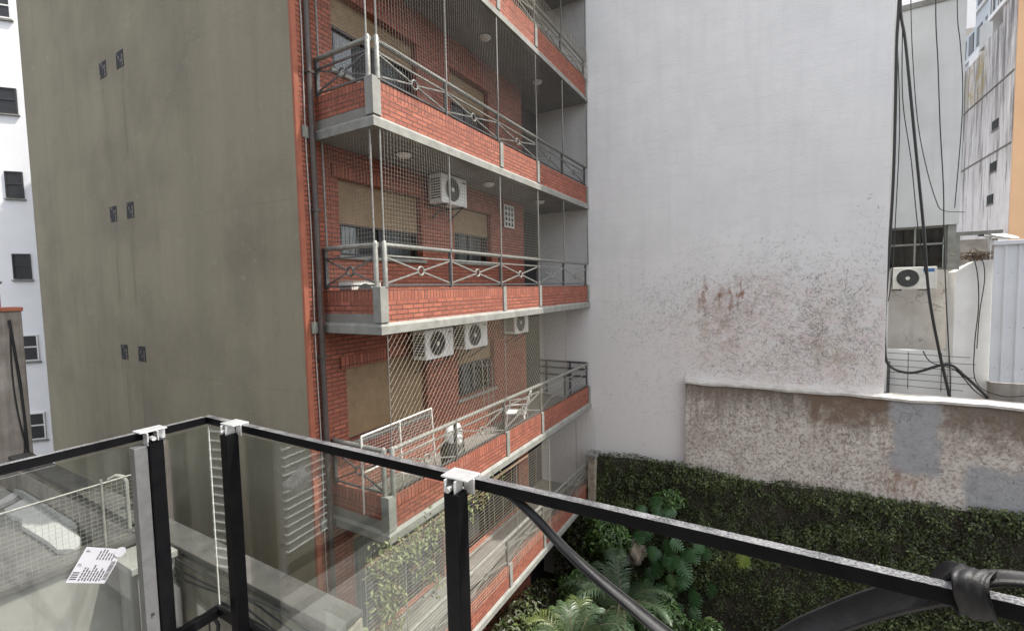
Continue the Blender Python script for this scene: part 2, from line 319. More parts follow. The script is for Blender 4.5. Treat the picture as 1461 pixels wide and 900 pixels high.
# ------------------------------------------------------------------ geometry helpers
class MB:
    def __init__(s): s.v = []; s.f = []; s.mi = []; s.uv = []; s.sm = []; s.mats = []
    def slot(s, mat):
        if mat not in s.mats: s.mats.append(mat)
        return s.mats.index(mat)
    def face(s, pts, mat, smooth=False):
        b = len(s.v); s.v += [tuple(p) for p in pts]; s.f.append(tuple(range(b, b+len(pts)))); s.mi.append(s.slot(mat)); s.sm.append(smooth)
    def add(s, verts, faces, mat, smooth=False):
        b = len(s.v); s.v += [tuple(p) for p in verts]; k = s.slot(mat)
        for f in faces: s.f.append(tuple(b+i for i in f)); s.mi.append(k); s.sm.append(smooth)
    def box(s, x0, x1, y0, y1, z0, z1, mat, top=None):
        v = [(x0, y0, z0), (x1, y0, z0), (x1, y1, z0), (x0, y1, z0), (x0, y0, z1), (x1, y0, z1), (x1, y1, z1), (x0, y1, z1)]
        s.add(v, [(0, 3, 2, 1), (0, 1, 5, 4), (1, 2, 6, 5), (2, 3, 7, 6), (3, 0, 4, 7)], mat)
        s.add(v[4:], [(0, 1, 2, 3)], top or mat)
    def obox(s, c, ax, hs, mat):
        c = Vector(c); A = [Vector(a)*h for a, h in zip(ax, hs)]
        v = [c+A[0]*i+A[1]*j+A[2]*k for i, j, k in ((-1, -1, -1), (1, -1, -1), (1, 1, -1), (-1, 1, -1), (-1, -1, 1), (1, -1, 1), (1, 1, 1), (-1, 1, 1))]
        s.add(v, [(0, 3, 2, 1), (4, 5, 6, 7), (0, 1, 5, 4), (1, 2, 6, 5), (2, 3, 7, 6), (3, 0, 4, 7)], mat)
    def bar(s, a, b, w, h, mat, upv=(0, 0, 1)):
        a = Vector(a); b = Vector(b); d = (b-a); L = d.length; d.normalize(); u = Vector(upv)
        if abs(d.dot(u)) > .99: u = Vector((1, 0, 0))
        sx = d.cross(u).normalized(); su = sx.cross(d)
        s.obox((a+b)/2, (d, sx, su), (L/2, w/2, h/2), mat)
    def tube(s, pts, r, mat, n=8, cap=True, closed=False):
        pts = [Vector(p) for p in pts]; m_ = len(pts); rs = r if isinstance(r, (list, tuple)) else [r]*m_
        vs = []; prev = None
        for i, p in enumerate(pts):
            if closed: d = pts[(i+1) % m_]-pts[i-1]
            else: d = pts[min(i+1, m_-1)]-pts[max(i-1, 0)]
            d.normalize()
            if prev is None:
                u = Vector((0, 0, 1)) if abs(d.z) < .9 else Vector((1, 0, 0)); u = (u-d*u.dot(d)).normalized()
            else: u = (prev-d*prev.dot(d)).normalized()
            prev = u; w_ = d.cross(u)
            for k in range(n):
                a = 2*math.pi*(k+.5)/n; vs.append(p+(u*math.cos(a)+w_*math.sin(a))*rs[i])
        fs = []
        rng_ = m_ if closed else m_-1
        for i in range(rng_):
            j = (i+1) % m_
            for k in range(n): fs.append((i*n+k, j*n+k, j*n+(k+1) % n, i*n+(k+1) % n))
        s.add(vs, fs, mat, n > 5)
        if cap and not closed:
            s.add(vs[:n], [tuple(range(n))], mat); s.add(vs[-n:], [tuple(range(n-1, -1, -1))], mat)
    def ring(s, c, nrm, R_, r, mat, n=20, k=6):
        nrm = Vector(nrm).normalized(); a = Vector((0, 0, 1)) if abs(nrm.z) < .9 else Vector((1, 0, 0)); a = (a-nrm*a.dot(nrm)).normalized(); b = nrm.cross(a); c = Vector(c)
        s.tube([c+(a*math.cos(2*math.pi*i/n)+b*math.sin(2*math.pi*i/n))*R_ for i in range(n)], r, mat, k, closed=True)
    def disc(s, c, nrm, r, mat, n=24):
        nrm = Vector(nrm).normalized(); a = Vector((0, 0, 1)) if abs(nrm.z) < .9 else Vector((1, 0, 0)); a = (a-nrm*a.dot(nrm)).normalized(); b = nrm.cross(a); c = Vector(c)
        s.face([c+(a*math.cos(-2*math.pi*i/n)+b*math.sin(-2*math.pi*i/n))*-r for i in range(n)][::-1], mat)
    def sweep(s, pts, prof, mat, up=(0, 0, 1), smooth=False):
        # prof: list of (side, up) offsets, closed polygon, along a straight/poly path; path tangent x up gives side
        pts = [Vector(p) for p in pts]; n = len(prof); vs = []
        for i, p in enumerate(pts):
            d = (pts[min(i+1, len(pts)-1)]-pts[max(i-1, 0)]).normalized(); u = Vector(up); sd_ = d.cross(u).normalized(); uu = sd_.cross(d)
            for a, b in prof: vs.append(p+sd_*a+uu*b)
        fs = [(i*n+k, i*n+(k+1) % n, (i+1)*n+(k+1) % n, (i+1)*n+k) for i in range(len(pts)-1) for k in range(n)]
        s.add(vs, fs, mat, smooth); s.add(vs[:n], [tuple(range(n-1, -1, -1))], mat); s.add(vs[-n:], [tuple(range(n))], mat)
    def build(s, name, parent=None, local=False, bevel=0, recalc=True):
        off = Vector((0, 0, 0))
        if parent and not local:
            o = parent
            while o: off += Vector(o.location); o = o.parent
        me = bpy.data.meshes.new(name)
        V = np.array(s.v, dtype=float); me.from_pydata((V-np.array(off)).tolist(), [], s.f)
        for m_ in s.mats: me.materials.append(MT[m_])
        me.polygons.foreach_set('material_index', s.mi); me.polygons.foreach_set('use_smooth', s.sm)
        if any(k in ('brick', 'soldier') for k in s.mats):
            uvl = me.uv_layers.new(name='uv')
            for p in me.polygons:
                nr = p.normal; k = max(range(3), key=lambda i: abs(nr[i]))
                for li, vi in zip(p.loop_indices, p.vertices):
                    c = V[vi]; uvl.data[li].uv = ((c[1], c[2]), (c[0], c[2]), (c[0], c[1]))[k]
        if recalc:
            bm = bmesh.new(); bm.from_mesh(me); bmesh.ops.recalc_face_normals(bm, faces=bm.faces); bm.to_mesh(me); bm.free()
        ob = bpy.data.objects.new(name, me); COL.objects.link(ob)
        if parent: ob.parent = parent
        if bevel:
            bm = bmesh.new(); bm.from_mesh(me); bmesh.ops.remove_doubles(bm, verts=bm.verts, dist=1e-5); bm.to_mesh(me); bm.free()
            b = ob.modifiers.new('bevel', 'BEVEL'); b.width = bevel; b.segments = 2; b.limit_method = 'ANGLE'; b.angle_limit = R(40)
        return ob

def tag(o, label, cat, group=None):
    o['label'] = label; o['category'] = cat
    if group: o['group'] = group
    return o
def thing(name, label, cat, loc=(0, 0, 0), rotz=0, group=None):
    o = bpy.data.objects.new(name, None); COL.objects.link(o); o.location = loc; o.rotation_euler = (0, 0, rotz); o.empty_display_size = .2
    return tag(o, label, cat, group)
def struct(o): o['kind'] = 'structure'; return o
def leaf_obj(name, V, Fc, tint, mat, parent=None):
    """V (n,3) world verts, Fc list/array of faces (all same size), tint per vertex"""
    off = np.zeros(3)
    o = parent
    while o: off += np.array(o.location); o = o.parent
    me = bpy.data.meshes.new(name); k = Fc.shape[1]
    me.vertices.add(len(V)); me.vertices.foreach_set('co', (V-off).astype(np.float32).ravel())
    me.loops.add(Fc.size); me.loops.foreach_set('vertex_index', Fc.astype(np.int32).ravel())
    me.polygons.add(len(Fc)); me.polygons.foreach_set('loop_start', np.arange(0, Fc.size, k, dtype=np.int32))
    at = me.attributes.new('tint', 'FLOAT', 'POINT'); at.data.foreach_set('value', tint.astype(np.float32))
    me.materials.append(MT[mat]); me.update(calc_edges=True); me.validate()
    ob = bpy.data.objects.new(name, me); COL.objects.link(ob)
    if parent: ob.parent = parent
    return ob
def leaves(P, Nrm, L, W, tint, droop=.25):
    """diamond leaves folded along the midrib; P bases, Nrm facing normals, L/W per leaf"""
    n = len(P); Nrm = Nrm/np.linalg.norm(Nrm, axis=1)[:, None]
    t = rng.normal(size=(n, 3)); t[:, 2] -= .6; t -= Nrm*(t*Nrm).sum(1)[:, None]; t /= np.linalg.norm(t, axis=1)[:, None]
    b = np.cross(Nrm, t); L = L[:, None]; W = W[:, None]
    v0 = P; v1 = P+t*L*.45+b*W*.5+Nrm*W*.12; v2 = P+t*L-Nrm*L*droop; v3 = P+t*L*.45-b*W*.5+Nrm*W*.12
    V = np.stack([v0, v1, v2, v3], 1).reshape(-1, 3); i = np.arange(n)[:, None]*4
    Fc = np.concatenate([i+np.array([[0, 1, 2]]), i+np.array([[0, 2, 3]])])
    return V, Fc, np.repeat(tint, 4)
def fnoise(x, y, seed=0):
    r = np.random.default_rng(seed); o = np.zeros_like(np.asarray(x, float))
    for k in range(9):
        a = r.uniform(0, 6.28); f_ = 1.2*1.5**k*r.uniform(.8, 1.2); ph = r.uniform(0, 6.28)
        o = o+np.sin((x*math.cos(a)+y*math.sin(a))*f_+ph)/(1.28**k)
    return o/3

# ================================================================== SETTING
g = MB(); g.box(-200, 200, -150, 250, -9.5, -9.3, 'soil'); struct(g.build('ground'))
YW = 12.95; XB = -4.763; XF = -6.0; YG = 4.283; YB = 4.594

# ================================================================== BRICK APARTMENT BUILDING
bld = thing('apartment_building', 'red brick apartment building with netted balconies and a plain olive side wall', 'building', (-11, 8.5, -9.3))
b = MB(); b.box(-17.05, -6.04, YG, YG+.2, -9.3, 11.2, 'olive'); b.build('side_wall', bld)
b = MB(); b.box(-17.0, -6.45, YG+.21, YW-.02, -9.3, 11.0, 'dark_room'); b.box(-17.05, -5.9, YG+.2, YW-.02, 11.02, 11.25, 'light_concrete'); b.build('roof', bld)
b = MB(); b.box(-6.04, -5.985, YG-.004, YG+.075, -9.3, 11.19, 'brick_band'); b.build('corner_band', bld, bevel=.006)
SB = [8.25, 5.32, 2.26, -.62, -3.66, -6.5]          # slab undersides, top to bottom
FL = [s+.3 for s in SB]                             # balcony floors
# window openings (y0,y1,z0,z1) per floor
ops = []
for sb, fl in zip(SB, FL):
    if sb < -6: ops += [(4.98, 7.3, sb+.42, sb+2.5), (7.98, 10.6, sb+.42, sb+2.5)]; continue
    ops.append((4.98, 6.95, sb+1.20, sb+2.42)); ops.append((7.98, 9.48, sb+1.22, sb+2.42))
def wall_open(mb, X, y0, y1, z0, z1, ops, mat, depth):
    ys = sorted({y0, y1, *[o[0] for o in ops], *[o[1] for o in ops]}); zs = sorted({z0, z1, *[o[2] for o in ops], *[o[3] for o in ops]})
    for a, c in zip(ys, ys[1:]):
        for d, e in zip(zs, zs[1:]):
            my, mz = (a+c)/2, (d+e)/2
            if not any(o[0] < my < o[1] and o[2] < mz < o[3] for o in ops):
                mb.face([(X, a, d), (X, c, d), (X, c, e), (X, a, e)], mat)
    for o in ops:
        A, B, C_, D = o; x2 = X-depth
        mb.face([(X, A, C_), (x2, A, C_), (x2, A, D), (X, A, D)], mat); mb.face([(X, B, C_), (x2, B, C_), (x2, B, D), (X, B, D)], mat)
        mb.face([(X, A, D), (x2, A, D), (x2, B, D), (X, B, D)], mat); mb.face([(X, A, C_), (x2, A, C_), (x2, B, C_), (X, B, C_)], mat)
b = MB(); wall_open(b, XF, YG+.075, 11.15, -9.3, 11.0, ops, 'brick', .3)
b.face([(XF, 11.15, -9.3), (-8.5, 11.15, -9.3), (-8.5, 11.15, 11), (XF, 11.15, 11)], 'brick')
b.build('facade_wall', bld, recalc=False)
b = MB(); b.box(-8.6, -8.5, 11.16, YW-.03, -9.3, 11.0, 'grey_render'); b.build('recess_wall', bld)
# soldier course lintels standing a little proud
for (y0, y1, z0, z1) in ops:
    b = MB(); b.box(XF-.02, XF+.03, y0-.12, y1+.12, z1+.002, z1+.2, 'soldier'); b.build('lintel', bld)
# vent blocks in the side wall
for cx_, cz_, k in ((-12.21, 4.73, 0), (-11.40, 4.73, 1), (-12.21, 1.75, 0), (-11.41, 1.75, 1), (-12.16, -1.20, 0), (-11.34, -1.20, 1)):
    b = MB(); h = .16
    b.box(cx_-h, cx_+h, YG-.006, YG+.004, cz_-h, cz_+h, 'dark_room')
    for i in range(4):
        for j in range(4):
            if (i+j+k) % 4 == 0 or (i == 3 and j < 3):
                b.box(cx_-h+i*.08+.01, cx_-h+i*.08+.07, YG-.012, YG-.005, cz_-h+j*.08+.008, cz_-h+j*.08+.072, 'pipe')
    b.build('vent_block', bld)
# drainpipe and wire on the brick strip
b = MB(); b.tube([(-5.93, 4.50, 11), (-5.93, 4.50, -9.2)], .042, 'pipe', 10)
for z in (9, 7.2, 5, 3.2, 1.2, -1.0, -3.2, -5, -7): b.box(-6.0, -5.885, 4.45, 4.55, z, z+.04, 'pipe')
b.build('drainpipe', bld)
b = MB(); b.tube([(-5.975, 4.43+.01*math.sin(z*2), z) for z in np.arange(10, -9, -.5)], .008, 'wire', 5); b.build('wall_cable', bld)
for sb in SB:
    b = MB(); b.box(-6.03, -5.965, YG+.09, YB-.04, sb+.0, sb+.17, 'concrete_paint'); b.build('floor_band', bld, bevel=.005)
# windows with shutters
for fi, sb in enumerate(SB):
    drop = [[.45, .5], [.62, .6], [.5, .62], [.72, .58], [1.22, .5], [.2, .15]][fi]
    for wi, (y0, y1) in enumerate(((4.98, 6.95), (7.98, 9.48)) if fi < 5 else ((4.98, 7.3), (7.98, 10.6))):
        z0 = sb+((1.20, 1.22)[wi] if fi < 5 else .42); z1 = sb+(2.42 if fi < 5 else 2.5); x = XF-.16
        b = MB()
        for a, c in ((y0, y0+.05), (y1-.05, y1), ((y0+y1)/2-.03, (y0+y1)/2+.03)): b.box(x-.03, x+.02, a, c, z0, z1, 'alu_dark')
        b.box(x-.032, x+.022, y0+.05, (y0+y1)/2-.03, z0, z0+.05, 'alu_dark'); b.box(x-.032, x+.022, (y0+y1)/2+.03, y1-.05, z0, z0+.05, 'alu_dark')
        wdw = b.build('window', bld)
        b = MB(); b.box(x-.008, x-.003, y0+.05, y1-.05, z0+.05, z1-.01, 'window_glass'); b.build('pane', wdw)
        b = MB(); zz = z1-.001; zb = max(z1-drop[wi], z0+.01); n = int((zz-zb)/.046)
        for i in range(n):
            za = zz-(i+1)*.046; b.box(x+.03, x+.045, y0+.01, y1-.01, za+.004, za+.046, 'shutter')
        b.box(x+.034, x+.040, y0+.01, y1-.01, zb, zz, 'pipe'); b.build('roller_shutter', wdw)
        b = MB(); b.box(XF-.01, XF+.05, y0-.06, y1+.06, z0-.06, z0-.002, 'concrete_paint'); b.build('sill', wdw, bevel=.006)
        for (ca, cb) in (((y0+.06, y0+.62), (y1-.72, y1-.28)) if wi == 0 else ((y0+.5, y0+1.05),)):
            b = MB(); nn = 26; xs = [(x-.10+.02*math.sin(i*1.9)+.008*math.sin(i*.7), ca+(cb-ca)*i/nn) for i in range(nn+1)]
            for (xa, ya), (xb, yb) in zip(xs, xs[1:]): b.face([(xa, ya, z0+.03), (xb, yb, z0+.03), (xb, yb, z1), (xa, ya, z1)], 'curtain', True)
            b.build('curtain', wdw, recalc=False)
        b = MB(); b.box(x-.28, x-.26, y0-.02, y1+.02, z0-.02, z1+.02, 'dark_room'); b.build('room_dark_sheet', wdw)  # near-black sheet standing in for the unlit room behind the window
# kitchen vent grille on the facade, third balcony
b = MB(); y0, y1, z0, z1 = 10.05, 10.55, 1.55, 2.12
b.box(XF-.01, XF+.03, y0, y1, z0, z1, 'dark_room')
for k in range(4): b.box(XF+.03, XF+.05, y0+k*(y1-y0-.05)/3, y0+k*(y1-y0-.05)/3+.05, z0, z1, 'white_paint')
for k in range(5): b.box(XF+.032, XF+.048, y0+.05, y1-.05, z0+k*(z1-z0-.04)/4, z0+k*(z1-z0-.04)/4+.04, 'white_paint')
b.build('vent_grille', bld)

PY = [6.28, 7.93, 9.62, 11.13, 12.75]      # posts along the front
XR = XB-.06                                # railing line
def net_grid(mb, fixed, axis, a0, a1, z0, z1, ca, cz, t, mat, sag=.018):
    """square mesh of thin cords in a vertical plane; axis 'y' plane x=fixed, axis 'x' plane y=fixed"""
    def P(a, z):
        o = sag*(math.sin(a*2.1+z*1.3)+.6*math.sin(a*5.3-z*3.1)); z = z+.4*sag*math.sin(a*1.7+z*2.3)
        return (fixed+o, a, z) if axis == 'y' else (a, fixed+o, z)
    def seg(p, q):
        p = Vector(p); q = Vector(q); d = (q-p).normalized(); u = Vector((0, 0, 1)) if abs(d.z) < .7 else Vector((1, 0, 0)) if axis == 'x' else Vector((0, 1, 0))
        s1_ = d.cross(u).normalized(); s2_ = s1_.cross(d); pr = [s1_*t, s2_*t*.87-s1_*t*.5, -s2_*t*.87-s1_*t*.5]
        mb.add([p+k for k in pr]+[q+k for k in pr], [(0, 1, 4, 3), (1, 2, 5, 4), (2, 0, 3, 5)], mat)
    n = int(round((a1-a0)/ca))
    for i in range(n+1):
        a = a0+(a1-a0)*i/n; zz = [z0+(z1-z0)*k/2 for k in range(3)]
        for p, q in zip(zz, zz[1:]): seg(P(a, p), P(a, q))
    n = int(round((z1-z0)/cz)); na = max(2, int((a1-a0)/.8))
    for i in range(n+1):
        z = z0+(z1-z0)*i/n; aa = [a0+(a1-a0)*k/na for k in range(na+1)]
        for p, q in zip(aa, aa[1:]): seg(P(p, z), P(q, z))
def net_diamond(mb, fixed, axis, a0, a1, z0, z1, c, t, mat, zr=1.0):
    def P(a, z): return (fixed+.012*math.sin(a*2+z), a, z) if axis == 'y' else (a, fixed, z)
    def seg(p, q):
        p = Vector(p); q = Vector(q); d = (q-p).normalized(); u = Vector((1, 0, 0)) if axis == 'y' else Vector((0, 1, 0))
        s1_ = u; s2_ = u.cross(d).normalized(); pr = [s1_*t, s2_*t*.87-s1_*t*.5, -s2_*t*.87-s1_*t*.5]
        mb.add([p+k for k in pr]+[q+k for k in pr], [(0, 1, 4, 3), (1, 2, 5, 4), (2, 0, 3, 5)], mat)
    H = (z1-z0)/zr; k = a0-H
    while k < a1:
        s0 = max(0, a0-k); s1 = min(H, a1-k)
        if s1 > s0+.01:
            seg(P(k+s0, z0+s0*zr), P(k+s1, z0+s1*zr)); kk = a0+a1-k
            seg(P(kk-s0, z0+s0*zr), P(kk-s1, z0+s1*zr))
        k += c
for fi, sb in enumerate(SB):
    par = sb+.645; hr = [sb+1.22, 6.46, 3.46, .65, -2.32, -5.27][fi]; fl = sb+.3
    zt = SB[fi-1] if fi else sb+3
    # slab with chamfered lip
    b = MB(); y1 = YW-.02
    b.box(-8.5, XB-.10, 4.62, y1, sb+.012, sb+.29, 'ceiling')
    prof = [(0, 0), (0, .115), (-.045, .165), (-.12, .165), (-.12, 0)]
    vs = []
    for (dx, dz) in prof: vs.append([(XB+dx+.012, YB-dx-.012, sb+dz), (XB+dx+.012, y1, sb+dz), (-5.99, YB-dx-.012, sb+dz)])
    n = len(prof)
    for i in range(n):
        j = (i+1) % n; b.face([vs[i][0], vs[i][1], vs[j][1], vs[j][0]], 'concrete_paint'); b.face([vs[i][2], vs[i][0], vs[j][0], vs[j][2]], 'concrete_paint')
    b.face([v[1] for v in vs], 'concrete_paint'); b.face([v[2] for v in vs], 'concrete_paint')
    bal = b.build('balcony', bld)
    # brick parapet, soldier course on top
    b = MB(); x0, x1 = XB-.15, XB-.03
    b.box(x0, x1, YB+.15, y1-.12, sb+.16, par-.17, 'brick'); b.box(x0-.001, x1+.001, YB+.15, y1-.12, par-.17, par, 'soldier')
    b.box(-5.99, XB-.16, YB+.03, YB+.15, sb+.16, par-.17, 'brick'); b.box(-5.99, XB-.16, YB+.029, YB+.151, par-.17, par, 'soldier')
    b.build('parapet', bal)
    for (ya, yb, xa, zz) in ((YB+.0, YB+.155, XB-.155, .035), (7.95, 8.07, XB-.14, .02), (9.60, 9.72, XB-.14, .02), (12.80, 12.925, XB-.14, .02)):
        b = MB(); b.box(xa, XB+.0, ya, yb, sb+.165, par+zz, 'concrete_paint'); b.build('pillar', bal, bevel=.008)
    if fi == 0: continue
    # railing
    b = MB()
    b.tube([(XR, YB+.1, hr), (XR, 12.85, hr)], .036, 'rail_metal', 12); b.build('handrail', bal)
    b = MB(); b.tube([(XR-.02, YB+.06, hr), (-5.95, YB+.06, hr)], .036, 'rail_metal', 12); b.build('handrail', bal)
    b = MB(); b.bar((XR, YB+.1, hr-.15), (XR, 12.85, hr-.15), .03, .022, 'rail_metal'); b.bar((XR-.05, YB+.06, hr-.15), (-5.95, YB+.06, hr-.15), .03, .022, 'post_metal')
    b.bar((XR, YB+.1, par+.055), (XR, 12.85, par+.055), .03, .025, 'post_metal'); b.bar((XR-.05, YB+.06, par+.055), (-5.95, YB+.06, par+.055), .03, .025, 'post_metal')
    b.build('rail_bar', bal)
    for y in PY:
        b = MB(); b.box(XR-.022, XR+.022, y-.025, y+.025, par+.005, hr-.03, 'post_metal')
        if y < 12: b.tube([(XR+.03, y, par+.03), (XR+.03, y, hr+.05)], .010, 'pole_metal', 6)
        b.build('post', bal)
    for (px_, py_) in ((XR+.035, YB+.13), (XR-.055, YB+.05)):
        b = MB(); b.tube([(px_, py_, par+.02), (px_, py_, hr+.03), (px_, py_, hr+.055)], [.038, .038, .02], 'rail_metal', 12); b.build('post', bal)
    b = MB(); b.box(-5.99, -5.93, YB+.035, YB+.085, par+.005, hr+.02, 'post_metal'); b.build('post', bal)
    ys = [YB+.17]+PY; za, zb = par+.085, hr-.175
    for p, q in zip(ys, ys[1:]):
        b = MB(); p += .03; q -= .03; cy = (p+q)/2; cz = (za+zb)/2
        for (sy, sz) in ((p, za), (p, zb), (q, za), (q, zb)):
            d = Vector((0, cy-sy, cz-sz)); L = d.length; e = Vector((XR, sy, sz))+d*((L-.07)/L)
            b.bar((XR+.002, sy, sz), tuple(e), .02, .022, 'rail_metal')
        b.ring((XR, cy, cz), (1, 0, 0), .066, .016, 'rail_metal', 22); b.build('cross_brace', bal)
    b = MB(); p, q = -5.92, XR-.09; cx_ = (p+q)/2; cz = (za+zb)/2
    for (sx, sz) in ((p, za), (p, zb), (q, za), (q, zb)):
        d = Vector((cx_-sx, 0, cz-sz)); L = d.length; e = Vector((sx, YB+.06, sz))+d*((L-.07)/L)
        b.bar((sx, YB+.06, sz), tuple(e), .02, .022, 'post_metal')
    b.ring((cx_, YB+.06, cz), (0, 1, 0), .066, .016, 'post_metal', 22); b.build('cross_brace', bal)
    # poles that hold the net, and the net
    if fi in (1, 2, 3):
        for y in PY[:-1]+[12.88]:
            b = MB(); b.tube([(XR+.035, y, hr), (XR+.035, y, zt+.01)], .014, 'pole_metal', 8); b.build('net_pole', bal)
        for (px_, py_) in ((XR+.035, YB+.13), (XR-.075, YB+.05), (-5.9, YB+.05)):
            b = MB(); b.tube([(px_, py_, hr), (px_, py_, zt+.01)], .014, 'pole_metal', 8); b.build('net_pole', bal)
        b = MB(); net_grid(b, XR+.05, 'y', YB+.13, 12.88, par+.05 if fi == 2 else hr, zt, .06, .06, .0030 if fi < 3 else .0021, 'net_dark' if fi < 3 else 'net'); net_grid(b, YB+.04, 'x', -5.93, XR-.075, par+.03, zt, .06, .06, .0016, 'net')
        if fi == 1: net_grid(b, XR+.10, 'y', YB+.13, 12.88, par-.1, hr+.2, .085, .2, .004, 'net_bright')
        b.build('safety_net', bal, recalc=False)
    elif fi == 4:
        for y in (YB+.13, 8.0, 11.12):
            b = MB(); b.tube([(XR+.035, y, hr), (XR+.035, y, zt+.01)], .007, 'pole_metal', 8); b.build('net_pole', bal)
        b = MB(); net_diamond(b, XR+.05, 'y', YB+.12, 11.15, par+.02, zt, .105, .0023, 'net_bright', 1.15); net_diamond(b, YB+.04, 'x', -5.93, XR-.08, par+.02, hr+.05, .105, .002, 'net', 1.15)
        b.build('safety_net', bal, recalc=False)
    else:
        for y in (YB+.2, 8.15, 9.75, 11.5):
            b = MB(); b.tube([(XB+.09, y, par-.0), (XB+.09, y, zt-.02)], .011, 'pole_metal', 8); b.build('net_pole', bal)
        b = MB(); b.tube([(XB+.15, 3.98, zt+.05), (XB+.13, 8.6, zt-.02)], .013, 'twig', 8); b.build('net_pole', bal)
        b = MB(); net_grid(b, XB+.11, 'y', 4.02, 12.9, par+.02, zt, .35, .06, .0021, 'net_bright')
        b.build('safety_net', bal, recalc=False)
    b = MB()
    for y in (5.82, 8.43, 10.9):
        c = Vector((-5.37, y, zt+.012)); ns = 5
        for i in range(ns):
            a0, a1 = math.pi/2*i/ns, math.pi/2*(i+1)/ns
            for k in range(14):
                t0, t1 = 2*math.pi*k/14, 2*math.pi*(k+1)/14
                q = [c+Vector((.13*math.cos(a)*math.cos(t), .13*math.cos(a)*math.sin(t), -.075*math.sin(a)-.015)) for a, t in ((a0, t0), (a0, t1), (a1, t1), (a1, t0))]
                b.face(q, 'plastic_white', True)
        b.tube([c, c+Vector((0, 0, -.016))], .14, 'alu_dark', 16)
    b.build('ceiling_light', bal, recalc=False)
# side rail against the party wall, fourth balcony
b = MB(); 
for z in (-2.30, -2.5, -2.72): b.tube([(-4.85, 12.86, z), (-8.3, 12.86, z)], .03, 'post_metal', 8)
for x in (-5.4, -6.2, -7.2): b.box(x-.02, x+.02, 12.84, 12.88, -3.3, -2.3, 'post_metal')
b.build('side_railing', bld)

# ================================================================== AIR CONDITIONERS
def ac_unit(label, loc, rotz, w=.86, h=.58, d=.32, case='plastic_white', fan_side=.0, group='outdoor air conditioner units', lab=False, brackets=True, reach=.12):
    t = thing('air_conditioner', label, 'air conditioner', loc, rotz, group)   # local +X is the front
    b = MB(); b.box(-d, 0, -w/2, w/2, 0, h, case); b.build('casing', t, True, bevel=.02)
    cy, cz, r = fan_side-.10*w, h*.5, h*.40
    b = MB(); b.disc((.004, cy, cz), (1, 0, 0), r, 'fan_dark', 30)
    for k in range(9): b.ring((.012, cy, cz), (1, 0, 0), r*(.14+.107*k), .0036, 'grille', 30, 4)
    for k in range(8): a = math.pi*k/8; b.bar((.012, cy-r*math.cos(a), cz-r*math.sin(a)), (.012, cy+r*math.cos(a), cz+r*math.sin(a)), .005, .005, 'grille')
    b.ring((.006, cy, cz), (1, 0, 0), r*1.02, .010, case, 30, 6); b.build('fan_grille', t, True)
    b = MB(); b.disc((.018, cy, cz), (1, 0, 0), r*.2, 'ac_beige', 18); b.build('fan_hub', t, True)
    b = MB()
    for k in range(8): b.box(-d*.85, -d*.1, -w/2-.004, -w/2+.001, h*.15+k*h*.09, h*.15+k*h*.09+h*.045, 'black_plastic')
    b.build('side_louvre', t, True)
    if lab: b = MB(); b.box(.001, .005, w/2-.25, w/2-.05, h-.12, h-.05, 'blue_label'); b.build('badge', t, True)
    else: b = MB(); b.box(.001, .004, w/2-.18, w/2-.06, h-.10, h-.075, 'grille'); b.build('badge', t, True)
    if brackets:
        for s in (-1, 1):
            b = MB(); b.box(-d-reach, .02, s*w*.32-.02, s*w*.32+.02, -.035, -.002, 'black_plastic'); (b.bar((-d-.1, s*w*.32, -.28), (-.02, s*w*.32, -.03), .025, .02, 'black_plastic') if reach < .2 else None); b.build('bracket', t, True)
    return t
ac_unit('leftmost of three white air conditioners hung on brick under the grey slab', (-5.50, 6.78, -1.30), 0, .84, .565)
ac_unit('white air conditioner between two others, hung on brick under the grey slab', (-5.50, 8.02, -1.26), 0, .84, .555)
ac_unit('small white air conditioner farthest right under the grey slab, half hidden by it', (-5.62, 10.25, -1.17), 0, .74, .56)
ac_unit('air conditioner behind netting, high on the brick wall above two shuttered windows', (-5.55, 7.45, 1.68), 0, .84, .565)
ac_unit('pale air conditioner behind net at the far end of the upper balcony', (-6.9, 12.1, 4.4), R(-30), .8, .6)
ac_unit('low air conditioner standing on balcony floor behind the left railing panel', (-5.45, 5.0, -.30), 0, .58, .46, case='ac_beige', brackets=False)
ac_unit('weathered air conditioner with blue badge below the grey window, beside black cables', (2.90, 14.18, -.24), R(-90), .80, .53, case='ac_beige', fan_side=-.05, lab=True, reach=.52)

# ================================================================== ITEMS ON THE FOURTH BALCONY
# white plastic chair
t = thing('plastic_chair', 'white plastic armchair near the far end of the diamond netted balcony', 'chair', (-5.25, 9.25, -3.36), R(200))
b = MB(); b.box(-.22, .22, -.22, .22, .41, .44, 'plastic_white'); b.build('seat', t, True, bevel=.012)
b = MB()
for k in range(7): y = -.19+k*.063; b.bar((-.2, y, .46), (-.31, y*1.1, .86+.05*math.cos(y*6)), .036, .014, 'plastic_white', (1, 0, 0))
b.tube([(-.31, -.24, .74), (-.325, -.16, .90), (-.33, 0, .93), (-.325, .16, .90), (-.31, .24, .74)], .02, 'plastic_white', 6); b.build('backrest', t, True)
for sx in (-1, 1):
    for sy in (-1, 1):
        b = MB(); b.bar((sx*.19, sy*.2, .42), (sx*.25, sy*.25, 0), .04, .03, 'plastic_white'); b.build('leg', t, True)
for sy in (-1, 1):
    b = MB(); b.tube([(.22, sy*.23, .42), (.22, sy*.27, .63), (.0, sy*.28, .66), (-.28, sy*.25, .68)], .02, 'plastic_white', 6); b.build('armrest', t, True)
